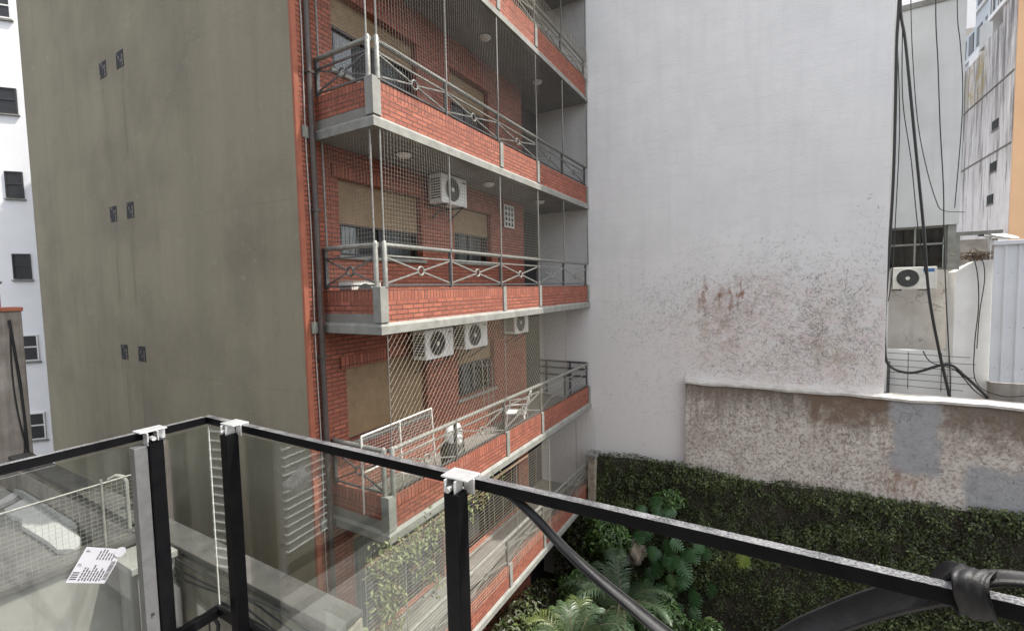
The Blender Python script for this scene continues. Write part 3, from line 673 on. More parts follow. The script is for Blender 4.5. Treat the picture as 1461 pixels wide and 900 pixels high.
# framed gate panel
t = thing('folding_panel', 'white framed mesh panel leaning along the balcony under the diamond net', 'panel', (-5.3, 5.4, -3.36))
b = MB(); x = -5.3
for p, q in (((x, 4.62, -2.16), (x, 6.22, -2.12)), ((x, 4.62, -2.72), (x, 6.28, -2.70)), ((x, 4.62, -2.16), (x, 4.62, -3.34)), ((x, 6.22, -2.12), (x, 6.3, -3.34)), ((x, 5.42, -2.14), (x, 5.46, -3.34))): b.tube([p, q], .016, 'ac_beige', 6)
b.build('frame', t)
b = MB(); net_grid(b, x, 'y', 4.64, 6.24, -3.3, -2.16, .05, .05, .0016, 'wire', 0); b.build('mesh_infill', t, recalc=False)
# white airer hanging on the wall
t = thing('clothes_airer', 'slim white folded clothes airer against brick beside the lower window', 'airer', (-5.75, 8.75, -3.36))
b = MB()
for k, y in enumerate((8.52, 8.72, 8.92)): b.tube([(-5.72, y, -1.62-.05*k), (-5.68, y-.03, -2.5), (-5.66, y, -3.34)], .009, 'rail_metal', 6)
b.build('side_rail', t)
b = MB()
for z in (-1.75, -2.1, -2.5, -2.9): b.tube([(-5.7, 8.5, z), (-5.7, 8.94, z-.02)], .005, 'rail_metal', 6)
b.build('rung', t)
# shopping bag
t = thing('bag', 'dark bag stuffed with white plastic hanging inside the balcony railing', 'bag', (-5.15, 6.62, -3.36))
b = MB(); ang = [2*math.pi*k/14 for k in range(14)]; vs = []; zs = [(0, .16), (.15, .21), (.38, .22), (.58, .17), (.7, .1)]
for z, r in zs:
    for a in ang: vs.append((r*math.cos(a)*(1+.12*math.sin(3*a+z*9)), r*1.2*math.sin(a)*(1+.1*math.cos(2*a+z*7)), z))
fs = [(i*14+k, i*14+(k+1) % 14, (i+1)*14+(k+1) % 14, (i+1)*14+k) for i in range(4) for k in range(14)]
b.add(vs, fs, 'fabric_dark', True); b.build('body', t, True)
b = MB(); vs = [(v[0]*.75+.02, v[1]*.75, .45+v[2]*.6+.05*math.sin(i*1.7)) for i, v in enumerate(vs)]; b.add(vs, fs, 'plastic_white', True); b.build('plastic_wrap', t, True)

# ================================================================== WHITE PARTY WALL BUILDING
pw = thing('party_wall_building', 'tall blank white wall scarred by dead vine stems and brown stains', 'building', (-4, 18, -9.3))
b = MB(); b.box(-12, 2.18, YW, 23, -9.3, 22, 'party_wall'); b.build('wall', pw)
b = MB(); b.box(2.182, 2.33, YW+.65, 15, -2.65, 18, 'grey_render'); b.build('edge_return', pw)
# dead vine stems clinging to it
def strokes(n, sampler, yplane, rr, seed, tilt):
    r_ = np.random.default_rng(seed); mb = MB(); k = 0
    while k < n:
        x, z, dens = sampler(r_)
        if r_.random() > dens: continue
        k += 1; L = r_.uniform(.025, .11)*(2.6 if r_.random() < .06 else 1); a = tilt(x, z)+r_.normal(0, .75); rad = r_.uniform(*rr); c = r_.normal(0, 3.5)
        pts = []; px_, pz_ = x, z
        for i in range(5):
            pts.append((px_, yplane-rad*.5, pz_)); px_ += math.cos(a)*L/4; pz_ += math.sin(a)*L/4; a += c*L/4+r_.normal(0, .25)
        vs = []; fs = []
        for i, p in enumerate(pts):
            q = pts[min(i+1, 4)]; o = pts[max(i-1, 0)]; dx_, dz_ = q[0]-o[0], q[2]-o[2]; l = math.hypot(dx_, dz_)+1e-6; nx, nz_ = -dz_/l, dx_/l; w_ = rad*(1-.18*i)
            vs += [(p[0]+nx*w_, yplane+.001, p[2]+nz_*w_), (p[0], yplane-w_*1.2, p[2]), (p[0]-nx*w_, yplane+.001, p[2]-nz_*w_)]
            if i: j = i*3; fs += [(j-3, j, j+1, j-2), (j-2, j+1, j+2, j-1)]
        mb.add(vs, fs, 'vine_stroke')
    return mb
def samp_w(r_):
    x = r_.uniform(-4.6, 2.12); z = r_.uniform(-4.9, 1.9)
    if z < -2.5 and x > -2.05: return x, z, 0
    d = math.exp(-(((x-.5)/1.7)**2+((z+1.1)/1.05)**2))*.9+.30*math.exp(-(((x+2.2)/1.4)**2+((z+1.2)/1.5)**2))+.16*math.exp(-(((x-.6)/2)**2+((z-.9)/.9)**2))+.03
    d *= .25+.75*(float(fnoise(np.array(x*1.8), np.array(z*1.8), 5)) > -.15)
    return x, z, min(1, d)*min(1, max(0, (1.85-z+.5*float(fnoise(np.array(x*1.5), np.array(0.), 31)))/1.6))
mbw = strokes(9500, samp_w, YW, (.0010, .0034), 3, lambda x, z: (.9 if x < -1 else -.9 if x > .9 else .3)+z*.2)

# ================================================================== LOW STAINED BOUNDARY WALL
lw = thing('boundary_wall', 'low stained boundary wall with pale coping and grey cement patches', 'wall', (2, 12.9, -9.3))
b = MB(); b.box(-2.03, 7.5, 12.80, 12.94, -9.3, -2.64, 'old_render'); b.build('wall', lw)
b = MB()
xs = np.linspace(-2.05, 7.5, 40); rz = [-.012*math.sin(x*3.1)-.008*math.sin(x*7.7) for x in xs]
vs = []; 
for x, dz in zip(xs, rz): 
    yb = YW-.002 if x < 2.18 else 13.15
    vs += [(x, 12.745, -2.655+dz), (x, 12.745, -2.60+dz), (x, yb, -2.565+dz*.5), (x, yb, -2.64)]
b.add(vs, [(i*4+k, i*4+(k+1) % 4, (i+1)*4+(k+1) % 4, (i+1)*4+k) for i in range(39) for k in range(4)]+[(0, 1, 2, 3), (156, 157, 158, 159)], 'coping'); b.build('coping', lw)
def samp_l(r_):
    x = r_.uniform(-2.0, 4.6); z = r_.uniform(-4.9, -2.66)
    d = .75 if x < 2.3 else .35
    if 2.33 < x < 3.12: d = .15
    return x, z, d*(.3+.7*(float(fnoise(np.array(x*2.2), np.array(z*2.2), 9)) > -.1))
def samp_b(r_):
    k = r_.integers(0, 6); c = ((-.35, .95), (-1.9, .05), (1.9, 1.75), (.9, .1), (-.6, -2.1), (1.5, -.3))[k]
    return c[0]+r_.normal(0, .16), c[1]+r_.normal(0, .09), 1 if c[1] > -2 else .6
dv = strokes(46, samp_b, YW, (.004, .009), 21, lambda x, z: .5)
mbw.add(dv.v, dv.f, 'vine_stroke'); tag(mbw.build('dead_vine', None, recalc=False), 'dark dead vine stems still clinging to the lower white wall', 'vine')
dv = strokes(2200, samp_l, 12.80, (.0015, .0045), 4, lambda x, z: 1.1).build('dead_vine', None, recalc=False)
tag(dv, 'brown dead vine stems on the low stained wall above the hedge', 'vine')

# ================================================================== CREEPING FIG ON THE LOWER WALL
iv = thing('creeping_fig', 'dark green creeping fig covering the lower garden wall', 'climbing plant', (0, 12.8, -9.3))
tx = [-6, -4.34, -3.5, -2.08, -1.12, -.24, .73, 1.41, 2.31, 3.01, 3.78, 4.4, 7.5]; tz = [-4.9, -4.93, -4.87, -4.84, -4.92, -4.98, -4.88, -4.83, -4.92, -4.82, -4.78, -4.7, -4.7]
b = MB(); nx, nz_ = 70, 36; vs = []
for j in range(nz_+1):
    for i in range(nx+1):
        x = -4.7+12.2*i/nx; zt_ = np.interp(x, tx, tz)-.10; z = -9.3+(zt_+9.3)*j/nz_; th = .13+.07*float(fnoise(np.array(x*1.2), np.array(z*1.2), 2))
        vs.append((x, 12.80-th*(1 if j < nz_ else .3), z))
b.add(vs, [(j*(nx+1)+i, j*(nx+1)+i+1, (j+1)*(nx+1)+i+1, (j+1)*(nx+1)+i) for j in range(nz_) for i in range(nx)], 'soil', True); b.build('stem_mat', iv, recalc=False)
n = 60000; x = rng.uniform(-4.6, 5.6, n); zt_ = np.interp(x, tx, tz)+.06*fnoise(x*3, x*0, 6)+.03
z = -8.9+(zt_+8.9)*rng.random(n)**.82; fn = fnoise(x*1.2, z*1.2, 2); fn2 = fnoise(x*4.5, z*4.5, 8)
keep = ~((fn2 < -.62) & (rng.random(n) < .75)); keep &= ~((np.hypot(x+2.1, (z+5.55)*1.3) < .35) & (rng.random(n) < .7)) & ~((np.hypot(x-3.4, z+5.0) < .25) & (rng.random(n) < .6))
x, z, fn, fn2 = x[keep], z[keep], fn[keep], fn2[keep]; n = len(x)
fn3 = fnoise(x*2.4, z*2.4, 14); y = 12.80-(.15+.09*fn+.075*fn2+.07*fn3)-rng.uniform(0, .07, n); top = (np.interp(x, tx, tz)-z) < .12; y[top] += rng.uniform(0, .1, top.sum())
N_ = np.stack([rng.normal(0, .5, n)+.25*fn2, -1+rng.normal(0, .3, n), .45+rng.normal(0, .45, n)], 1)
tint = np.clip(.40+.26*fn2+.14*fn+rng.normal(0, .26, n)+.14*fn3+.20*np.clip(1-(np.interp(x, tx, tz)-z)/.5, 0, 1), 0, 1)
V, Fc, tt = leaves(np.stack([x, y, z], 1), N_, rng.uniform(.035, .075, n)*(1+.5*np.clip(fn3, -.6, 1)), rng.uniform(.025, .05, n)*(1+.5*np.clip(fn3, -.6, 1)), tint); leaf_obj('foliage', V, Fc, tt, 'ivy', iv)

# ================================================================== GARDEN PLANTS
def monstera_leaf(c, nrm, tip, size, tint, V, Fq, T):
    nrm = nrm.normalized(); tip = (tip-nrm*tip.dot(nrm)).normalized(); sd_ = nrm.cross(tip)
    def P(u, v_, lift=0): return c+tip*(u*size)+sd_*(v_*size)+nrm*(lift*size)
    prof = [(-.12, .30), (.02, .42), (.18, .47), (.34, .44), (.50, .36), (.66, .25), (.82, .12)]
    for sgn in (-1, 1):
        for k, (u, wv) in enumerate(prof):
            u0 = .02+u*.85; g0, g1 = .045, .075
            q = [P(u0-.02, 0, 0), P(u0+.11, 0, 0), P(u0+.135+.02*k, sgn*wv, -.10*wv-.05*random.random()), P(u0+.06+.02*k, sgn*wv*1.05, -.16*wv)]
            i0 = len(V); mid1 = q[0].lerp(q[3], .5)+nrm*.03*size; mid2 = q[1].lerp(q[2], .5)+nrm*.03*size
            V += [q[0], q[1], mid2, mid1, q[2], q[3]]; T += [tint]*6
            Fq += [(i0, i0+1, i0+2, i0+3), (i0+3, i0+2, i0+4, i0+5)]
def monstera(label, pts, base, seed, group='split leaf climbers on the garden wall'):
    random.seed(seed); t = thing('split_leaf_plant', label, 'plant', base, 0, group); V = []; Fq = []; T = []; sb_ = MB()
    for (x, y, z, s, ti) in pts:
        nrm = Vector((random.gauss(-.15, .35), -1, .75+random.gauss(0, .25))); tip = Vector((random.gauss(.1, .6), -.35, -1))
        monstera_leaf(Vector((x, y, z)), nrm, tip, s, ti, V, Fq, T)
        q = Vector((x+random.gauss(-.1, .1), 12.62, z-.35)); sb_.tube([q, (q+Vector((x, y, z)))/2+Vector((0, -.08, .05)), Vector((x, y, z))], .009, 'trunk', 5)
    leaf_obj('foliage', np.array([tuple(v) for v in V]), np.array(Fq), np.array(T), 'monstera', t); sb_.build('stem', t)
random.seed(3); pts = []
for (cx_, cz_, n, sx, sz) in ((-2.55, -5.85, 7, .28, .2), (-1.75, -6.75, 6, .3, .25), (-2.95, -6.5, 8, .3, .3), (-2.45, -7.2, 12, .35, .3), (-1.95, -7.9, 10, .4, .4), (-2.6, -8.2, 6, .3, .3)):
    for k in range(n): pts.append((random.gauss(cx_, sx), 12.5-random.uniform(.0, .45), random.gauss(cz_, sz), random.uniform(.28, .46), min(.62, max(0, random.gauss(.36, .17)))))
monstera('large dark split leaf climber in the middle of the garden wall', pts, (-2.2, 12.4, -9.3), 5)
monstera('single yellow green split leaf sprouting from the dark hedge', [(-.55, 12.38, -6.82, .36, 1.0)], (-.6, 12.5, -7.3), 6)
monstera('low bright split leaf clump at the foot of the hedge near the strap', [(-1.42, 12.3, -8.72, .44, .85), (-1.3, 12.25, -9.0, .38, .8)], (-1.4, 12.4, -9.3), 8)

def shrub(label, c, rad, n, size, mat, seed, name='shrub', tb=.45):
    r_ = np.random.default_rng(seed); t = thing(name, label, 'shrub', (c[0], c[1], -9.3))
    d = r_.normal(size=(n, 3)); d /= np.linalg.norm(d, axis=1)[:, None]; lump = 1+.28*np.sin(d[:, 0]*5+seed)*np.cos(d[:, 2]*4+d[:, 1]*3)
    P = np.array(c)+d*np.array(rad)*(r_.uniform(.55, 1.0, n)*lump)[:, None]
    N_ = d+np.array([0, -.2, .6])+r_.normal(0, .4, (n, 3))
    V, Fc, tt = leaves(P, N_, r_.uniform(.7, 1.3, n)*size, r_.uniform(.7, 1.2, n)*size*.5, np.clip(tb+.3*np.sin(d[:, 0]*6+d[:, 2]*5)+r_.normal(0, .18, n), 0, 1)); leaf_obj('foliage', V, Fc, tt, mat, t)
    b = MB()
    for k in range(7):
        a = r_.uniform(0, 6.28); b.tube([(c[0], c[1], -9.3), (c[0]+.3*rad[0]*math.cos(a), c[1]+.3*rad[1]*math.sin(a), c[2]-rad[2]*.4), (c[0]+.75*rad[0]*math.cos(a), c[1]+.75*rad[1]*math.sin(a), c[2]+rad[2]*.4)], [.03, .02, .008], 'trunk', 5)
    b.build('stem', t)
shrub('glossy green shrub in the wall corner beside the brick building', (-4.0, 12.0, -7.0), (.62, .5, .75), 2200, .13, 'shrub', 21)
shrub('small yellow green shrub in front of the hedge under the dark rail', (-2.35, 12.35, -5.75), (.42, .25, .3), 500, .12, 'shrub', 23, tb=.55)
shrub('long dark shrub growing against the brick wall under the lowest balcony', (-5.2, 8.7, -8.3), (.65, 2.3, .9), 3600, .13, 'ivy', 29, tb=.35)
shrub('tall dark shrub behind the lowest brick balconies in the corner', (-5.0, 12.35, -7.9), (.85, .45, 1.5), 2600, .12, 'ivy', 27, tb=.3)
shrub('dark low shrub under the palms by the brick balconies', (-3.9, 10.9, -8.7), (1.0, .9, .6), 2200, .12, 'ivy', 25, tb=.35)

shrub('mid green bushy shrub at the foot of the split leaf climber', (-2.6, 11.5, -8.5), (.9, .7, .7), 2600, .12, 'shrub', 41, tb=.4)
shrub('leafy green shrub behind the small grey green palm', (-1.3, 11.4, -8.8), (.8, .7, .6), 2200, .11, 'shrub', 42, tb=.45)
shrub('bright green shrub between the corner pillar and the sunlit palm', (-4.3, 11.0, -8.1), (.6, .8, .7), 2200, .12, 'shrub', 43, tb=.5)
def palm(label, base, crown_z, nf, L, seed, tb, arch=1.0):
    r_ = np.random.default_rng(seed); t = thing('palm_tree', label, 'palm', base, 0); b = MB(); c = np.array([base[0], base[1], crown_z])
    b.tube([base, (base[0]+.03, base[1], (base[2]+crown_z)/2), tuple(c)], [.16, .12, .10], 'trunk', 10); b.build('trunk', t)
    V = []; T = []; st = MB()
    for k in range(nf):
        a = 2.4*k+r_.uniform(-.3, .3); e0 = r_.uniform(.35, 1.45); l = L*r_.uniform(.75, 1.1); nseg = 60; p = c.copy(); el = e0; pts = [p.copy()]; ti = np.clip(tb+r_.normal(0, .16), 0, 1)
        for i in range(nseg):
            el -= (1.9*arch/nseg)*(.4+1.2*i/nseg); h = np.array([math.cos(a)*math.cos(el), math.sin(a)*math.cos(el), math.sin(el)]); p = p+h*l/nseg; pts.append(p.copy())
            if i < 3: continue
            side = np.array([-math.sin(a), math.cos(a), 0]); upv = np.cross(h, side); upv = -upv if upv[2] < 0 else upv
            ll = .42*l/1.6*math.sin(math.pi*min(1, (i+4)/(nseg+6)))**.7
            for sg in (-1, 1):
                d = side*sg*.78+h*.55+upv*.28+r_.normal(0, .09, 3); d /= np.linalg.norm(d); wv = h*.0085+upv*.003
                tip = p+d*ll+np.array([0, 0, -.30*ll]); mid = p+d*ll*.55
                V += [p-wv*.5, p+wv*.5, mid+wv, mid-wv, tip, tip]; T += [np.clip(ti+r_.normal(0, .07), 0, 1)]*6
        st.tube([tuple(q) for q in pts[::5]], [.016-.0013*i for i in range(len(pts[::5]))], 'trunk', 5)
    V = np.array(V); m_ = len(V)//6; i = np.arange(m_)[:, None]*6
    Fc = np.concatenate([i+np.array([[0, 1, 2]]), i+np.array([[0, 2, 3]]), i+np.array([[3, 2, 4]])])
    leaf_obj('frond', V, Fc, np.array(T), 'palm', t); st.build('frond_stalk', t)
palm('sunlit feather palm nearest the brick balconies at the bottom', (-3.55, 8.5, -9.3), -7.75, 17, 1.55, 31, .62)
palm('shaded feather palm in the middle of the garden behind the sunlit one', (-3.15, 10.5, -9.3), -7.9, 18, 1.7, 32, .3)
palm('small grey green palm below the curved black strap', (-2.0, 8.7, -9.3), -8.3, 14, 1.4, 33, .45)
t = MB(); r_ = np.random.default_rng(5); vs = []; nu, nv = 28, 18
for j in range(nv+1):
    for i in range(nu):
        a = 2*math.pi*i/nu; e = -math.pi/2+math.pi*j/nv; k = 1+.16*math.sin(3*a+2*e)+.12*math.sin(5*a-3*e)+.10*math.sin(9*a+7*e)
        vs.append((-3.3+.26*k*math.cos(e)*math.cos(a), 12.42+.2*k*math.cos(e)*math.sin(a), -7.5+.32*k*math.sin(e)))
t.add(vs, [(j*nu+i, j*nu+(i+1) % nu, (j+1)*nu+(i+1) % nu, (j+1)*nu+i) for j in range(nv) for i in range(nu)], 'stone', True)
tag(t.build('wall_rock'), 'pale rough stone lump on the garden wall among the leaves', 'rock')
t = MB(); t.box(-4.74, -4.5, 12.5, 12.94, -9.3, -5.05, 'stone'); t.box(-4.78, -4.46, 12.46, 12.945, -5.05, -4.95, 'light_concrete')
tag(t.build('stone_pillar', bevel=.02), 'mossy stone pillar between the brick building and the hedge', 'pillar')

# climbing vine on the lowest net
t = thing('climbing_vine', 'straggly pale green vine climbing the lowest balcony net', 'climbing plant', (-4.6, 4.6, -5))
r_ = np.random.default_rng(12); P = []; b = MB()
def runner(a, q, n, sp):
    a = np.array(a); q = np.array(q); p = a.copy(); pts = []
    for i in range(n+1):
        f_ = i/n; p = a+(q-a)*f_+np.array([r_.normal(0, .02), r_.normal(0, sp), r_.normal(0, sp)]); pts.append(tuple(p))
        for k in range(r_.integers(2, 6)): P.append(p+np.array([r_.normal(.02, .04), r_.normal(0, .09), r_.normal(0, .09)]))
    b.tube(pts, .006, 'twig', 4, False)
for k in range(12): runner((-4.6, 4.05+r_.uniform(0, .55), -3.6+r_.uniform(-.35, 0)), (-4.6, 4.05+r_.uniform(0, .6), -4.6-r_.uniform(.2, 1.0)), 14, .06)
for k in range(7): runner((-4.6, 4.1, -3.65), (-4.61, 5.3+r_.uniform(0, 2.6), -3.75+r_.uniform(-.22, .08)), 26, .06)
for k in range(4): runner((-4.6, 5.0+r_.uniform(-.2, .4), -3.75), (-4.6, 5.0+r_.uniform(-.3, .4), -4.35-r_.uniform(0, .4)), 9, .07)
P = np.array(P); n = len(P); N_ = r_.normal(0, .6, (n, 3))+np.array([.8, -.3, .5])
V, Fc, tt = leaves(P, N_, r_.uniform(.045, .09, n), r_.uniform(.022, .045, n), np.clip(r_.normal(.45, .25, n), 0, 1)); leaf_obj('foliage', V, Fc, tt, 'vine', t); b.build('stem', t, recalc=False)

# ================================================================== BACKGROUND, RIGHT
gb = thing('rear_house', 'plain grey rear house wall above a dark steel window, behind hanging cables', 'building', (3, 15.5, -9.3))
b = MB(); b.box(2.35, 3.83, 14.9, 18, 1.30, 6.55, 'grey_render'); b.box(2.35, 3.86, 14.87, 18.02, 6.55, 6.68, 'light_concrete'); b.build('upper_wall', gb)
b = MB(); b.box(2.35, 3.85, 15.0, 18, -9.3, .22, 'cream_render'); b.build('lower_wall', gb)
b = MB(); b.box(3.65, 3.80, 14.95, 15.2, .22, 1.295, 'concrete_paint'); b.box(2.36, 3.65, 15.3, 17.9, .225, 1.29, 'dark_room'); b.build('jamb', gb)
b = MB()
for x in (2.36, 3.04, 3.61): b.box(x, x+.04, 15.04, 15.09, .222, 1.298, 'concrete_paint')
for z in (.222, .84, 1.25): b.box(2.4, 3.61, 15.045, 15.085, z, z+.045, 'concrete_paint')
wd = b.build('window', gb); b = MB(); b.box(2.4, 3.61, 15.062, 15.067, .25, 1.26, 'window_glass'); b.build('pane', wd)
b = MB(); b.box(2.30, 4.6, 17.2, 19, 6.7, 8.9, 'white_wall'); b.build('roof_room', gb)
# white masonry block
wbk = MB(); wbk.add([(3.62, 14.2, -2.9), (4.24, 14.2, -2.9), (4.24, 14.2, .40), (3.98, 14.2, .37), (3.62, 14.2, .14), (3.62, 14.75, -2.9), (4.24, 14.75, -2.9), (4.24, 14.75, .40), (3.98, 14.75, .37), (3.62, 14.75, .14)],
        [(0, 1, 2, 3, 4), (9, 8, 7, 6, 5), (0, 5, 6, 1), (1, 6, 7, 2), (2, 7, 8, 3), (3, 8, 9, 4), (4, 9, 5, 0)], 'bright_render')
tag(wbk.build('masonry_pier', bevel=.012), 'bright white masonry pier beside the metal sheeting, debris on top', 'wall')
b = MB(); b.box(2.36, 3.615, 14.45, 14.55, -2.9, -1.72, 'bright_render'); b.box(2.34, 2.50, 14.2, 14.44, -2.9, -2.0, 'grille')
tag(b.build('parapet_wall', bevel=.008), 'short bright white parapet behind the thin black bars', 'wall')
# security bars
t = thing('security_bars', 'thin black horizontal bars in front of the short white parapet', 'bars', (3, 14.15, -2.65))
for k in range(6):
    b = MB(); z = -1.78-k*.155; x1 = 3.9+.12*math.sin(k*2.3); b.tube([(2.36, 14.16, z), (x1, 14.1, z-.03)], .007, 'cable', 5); b.build('bar', t)
for x in (2.82, 3.42):
    b = MB(); b.tube([(x, 14.15, -1.74), (x+.01, 14.15, -2.64)], .008, 'cable', 5); b.build('upright', t)
# corrugated sheeting
t = thing('metal_cladding', 'pale blue ribbed metal sheeting at the right edge on a dirty masonry base', 'fence', (5.6, 14, -2.8))
b = MB(); x = 4.18; pr = []
while x < 7.4: pr += [(x, 0), (x+.165, 0), (x+.178, -.03), (x+.20, -.03)]; x += .213
vs = [(px_, 14.0+dy, z) for px_, dy in pr for z in (-2.32, .72)]; b.add(vs, [(2*i, 2*i+2, 2*i+3, 2*i+1) for i in range(len(pr)-1)], 'sheet_metal'); b.build('ribbed_sheet', t)
b = MB(); b.box(4.15, 7.4, 13.93, 14.08, .70, .80, 'sheet_metal'); b.build('top_rail', t, bevel=.01)
b = MB(); b.box(4.22, 7.4, 14.0, 14.3, -2.9, -2.33, 'dirty_concrete'); b.build('masonry_base', t)
b = MB()
for k in range(16):
    for z in (.1, -1.1, -2.0): b.tube([(4.26+k*.213, 13.995, z), (4.26+k*.213, 13.985, z)], .008, 'grille', 6)
b.build('screw', t)
b = MB(); b.box(3.55, 4.3, 13.95, 14.02, .95, 1.03, 'concrete_paint'); b.box(3.56, 3.62, 13.96, 14.01, .2, .95, 'concrete_paint')
tag(b.build('steel_beam', bevel=.006), 'grey steel beam over the white masonry pier', 'beam')
b = MB(); b.box(3.87, 4.6, 15.2, 15.5, -.5, .93, 'dirty_concrete'); tag(b.build('old_wall'), 'brown stained old wall in the gap above the white pier', 'wall')
# satellite dish lying over the sheeting
t = thing('satellite_dish', 'small white satellite dish tilted on top of the metal sheeting', 'dish', (4.32, 14.3, .8))
b = MB(); c = Vector((4.36, 14.3, .93)); ax = Vector((.25, -.25, .93)).normalized(); a = ax.cross(Vector((0, 1, 0))).normalized(); q = ax.cross(a); vs = []
for j in range(6):
    rr = .30*j/5
    for k in range(20): th = 2*math.pi*k/20; vs.append(c+(a*math.cos(th)+q*math.sin(th))*rr+ax*(rr*rr*.9-.06))
fs = [(j*20+k, j*20+(k+1) % 20, (j+1)*20+(k+1) % 20, (j+1)*20+k) for j in range(5) for k in range(20)]; b.add(vs, fs, 'plastic_white', True); b.build('reflector', t)
b = MB(); b.tube([tuple(c), (4.1, 14.2, .9), (4.02, 14.2, .96)], .014, 'galv', 6); b.box(3.98, 4.06, 14.16, 14.24, .93, 1.02, 'black_plastic'); b.build('feed_arm', t)
b = MB(); b.tube([(4.2, 14.32, .2), (4.2, 14.32, .9)], .03, 'galv', 8); b.build('mast', t)
# twig nest
b = MB(); random.seed(9)
for k in range(70):
    p = Vector((4.0+random.gauss(0, .12), 14.3+random.gauss(0, .08), .42+abs(random.gauss(0, .06)))); d = Vector((random.gauss(0, .12), random.gauss(0, .06), random.gauss(0, .07))); b.tube([p-d, p+d*1.1+Vector((0, 0, .02))], .006, 'twig', 4)
tag(b.build('twig_pile', recalc=False), 'pile of dry brown twigs on the white masonry pier', 'twigs')
# far mould streaked building
fb = thing('stained_building', 'tall far building with black mould streaks and an apricot side wall', 'building', (12, 33, -9.3))
b = MB(); b.box(9, 20, 28.75, 30.2, -9.3, 12.6, 'mould', None); b.box(9.0, 20, 30.2, 32.3, -9.3, 11.7, 'mould'); b.box(9.0, 20, 32.3, 35.3, -9.3, 11.35, 'mould'); b.build('wall', fb)
b = MB(); b.box(9.02, 20, 28.66, 28.745, -9.3, 12.4, 'orange_render'); b.build('side_wall', fb)
for (y, z) in ((30.8, 3.75), (30.6, 5.25), (30.55, 7.2)):
    b = MB(); b.box(8.97, 8.995, y-.35, y+.35, z-.22, z+.22, 'dark_room'); b.box(8.96, 9.0, y-.4, y+.4, z-.28, z-.225, 'light_concrete'); b.build('window', fb)
for z in (1.5, 5.9, 9.0):
    b = MB(); b.box(8.955, 9.0, 28.75, 35.2, z, z+.06, 'light_concrete'); b.build('string_course', fb)
b = MB(); b.box(9.5, 18, 28.9, 33.8, 12.61, 15.5, 'pale_tower'); b.box(8.9, 18, 28.8, 31.6, 12.4, 12.6, 'white_wall'); b.build('penthouse', fb)
for k in range(5):
    b = MB(); y = 29.3+k*.9; b.box(9.47, 9.495, y, y+.5, 12.9, 14.6, 'alu_dark'); b.box(9.46, 9.49, y+.22, y+.28, 12.9, 14.6, 'white_paint'); b.build('window', fb)
b = MB(); b.box(9.2, 14, 33.8, 35.2, 11.36, 12.1, 'white_wall'); b.box(9.1, 14, 31.7, 33.4, 11.71, 12.9, 'grey_render'); b.build('parapet', fb)
tw = thing('apartment_tower', 'pale blue grey tower with window rows far beyond the stained building', 'building', (15, 46, -9.3))
b = MB(); b.box(12.2, 19, 42.4, 49, -9.3, 30, 'pale_tower'); b.build('wall', tw)
for fl_ in range(9):
    b = MB(); z = 5+fl_*2.8
    for k in range(4): b.box(12.16, 12.195, 42.8+k*1.5, 43.7+k*1.5, z, z+1.3, 'alu_dark')
    b.box(12.05, 12.2, 42.4, 49, z-.5, z-.35, 'white_wall'); b.build('window_row', tw)

# hanging cables in front
def cable(pts, r, label, n=6):
    b = MB(); P_ = [Vector(p) for p in pts]; out = []
    for i in range(len(P_)-1):
        p0, p1, p2, p3 = P_[max(i-1, 0)], P_[i], P_[i+1], P_[min(i+2, len(P_)-1)]
        for k in range(6):
            u = k/6; out.append(.5*((2*p1)+(-p0+p2)*u+(2*p0-5*p1+4*p2-p3)*u*u+(-p0+3*p1-3*p2+p3)*u**3))
    out.append(P_[-1]); b.tube(out, r, 'cable', n)
    return tag(b.build('cable', recalc=False), label, 'cable', 'hanging cables beside the white wall')
Yc = 13.3
cable([(2.34, Yc, 9), (2.31, Yc, 6.12), (2.29, Yc, 5.24), (2.30, Yc, 3.72), (2.30, Yc, 2.34), (2.27, Yc, .94), (2.22, Yc, -.66), (2.23, Yc, -1.46), (2.31, Yc, -1.95), (2.71, Yc, -2.11), (3.3, Yc, -1.88), (3.58, Yc, -2.09), (3.98, Yc, -2.55)], .030, 'thick black cable hanging straight along the white wall edge then sagging right', 8)
cable([(2.25, Yc, 9), (2.33, Yc, 6.12), (2.44, Yc, 5.19), (2.62, Yc, 3.36), (2.76, Yc, 1.97), (2.85, Yc, 1.05), (2.97, Yc, -.34), (3.17, Yc, -1.58), (3.37, Yc, -2.58)], .028, 'thick black cable slanting down across the grey window and past the blue badge', 8)
cable([(2.45, Yc, 9), (2.51, Yc, 6.06), (2.59, Yc, 4.56), (2.70, Yc, 3.34), (2.86, Yc, 2.41), (3.03, Yc, 1.71), (3.15, Yc, 1.47), (3.5, Yc, 1.4)], .009, 'thin black cable curving right to the bottom of the grey wall')
cable([(2.9, Yc, 9), (2.92, Yc, 5.93), (2.99, Yc, 4.6), (3.06, Yc, 3.27), (3.15, Yc, 1.92), (3.18, Yc, 1.02), (3.25, Yc, -.35), (3.32, Yc, -1.42), (3.37, Yc, -2.19), (3.38, Yc, -2.55)], .011, 'thin black cable hanging down the middle of the grey wall')
cable([(3.2, Yc, 9), (3.26, Yc, 5.81), (3.33, Yc, 4.94), (3.39, Yc, 4.15), (3.40, Yc, 3.2), (3.34, Yc, 1.5)], .009, 'thin cable near the right edge of the grey wall')
cable([(3.86, 14.1, .55), (3.96, 14.1, .09), (4.0, 14.1, -.65), (3.96, 14.1, -1.54), (4.01, 14.1, -2.36), (4.35, 13.9, -2.60), (4.8, 13.9, -2.55)], .010, 'thin cable running down the white pier edge to the metal sheeting base')
cable([(3.75, 14.1, .5), (4.0, 14.1, .45), (4.08, 14.1, .0), (4.02, 14.1, -.8), (4.0, 14.1, -1.6)], .009, 'short looped cable draped from the twig pile over the white pier')
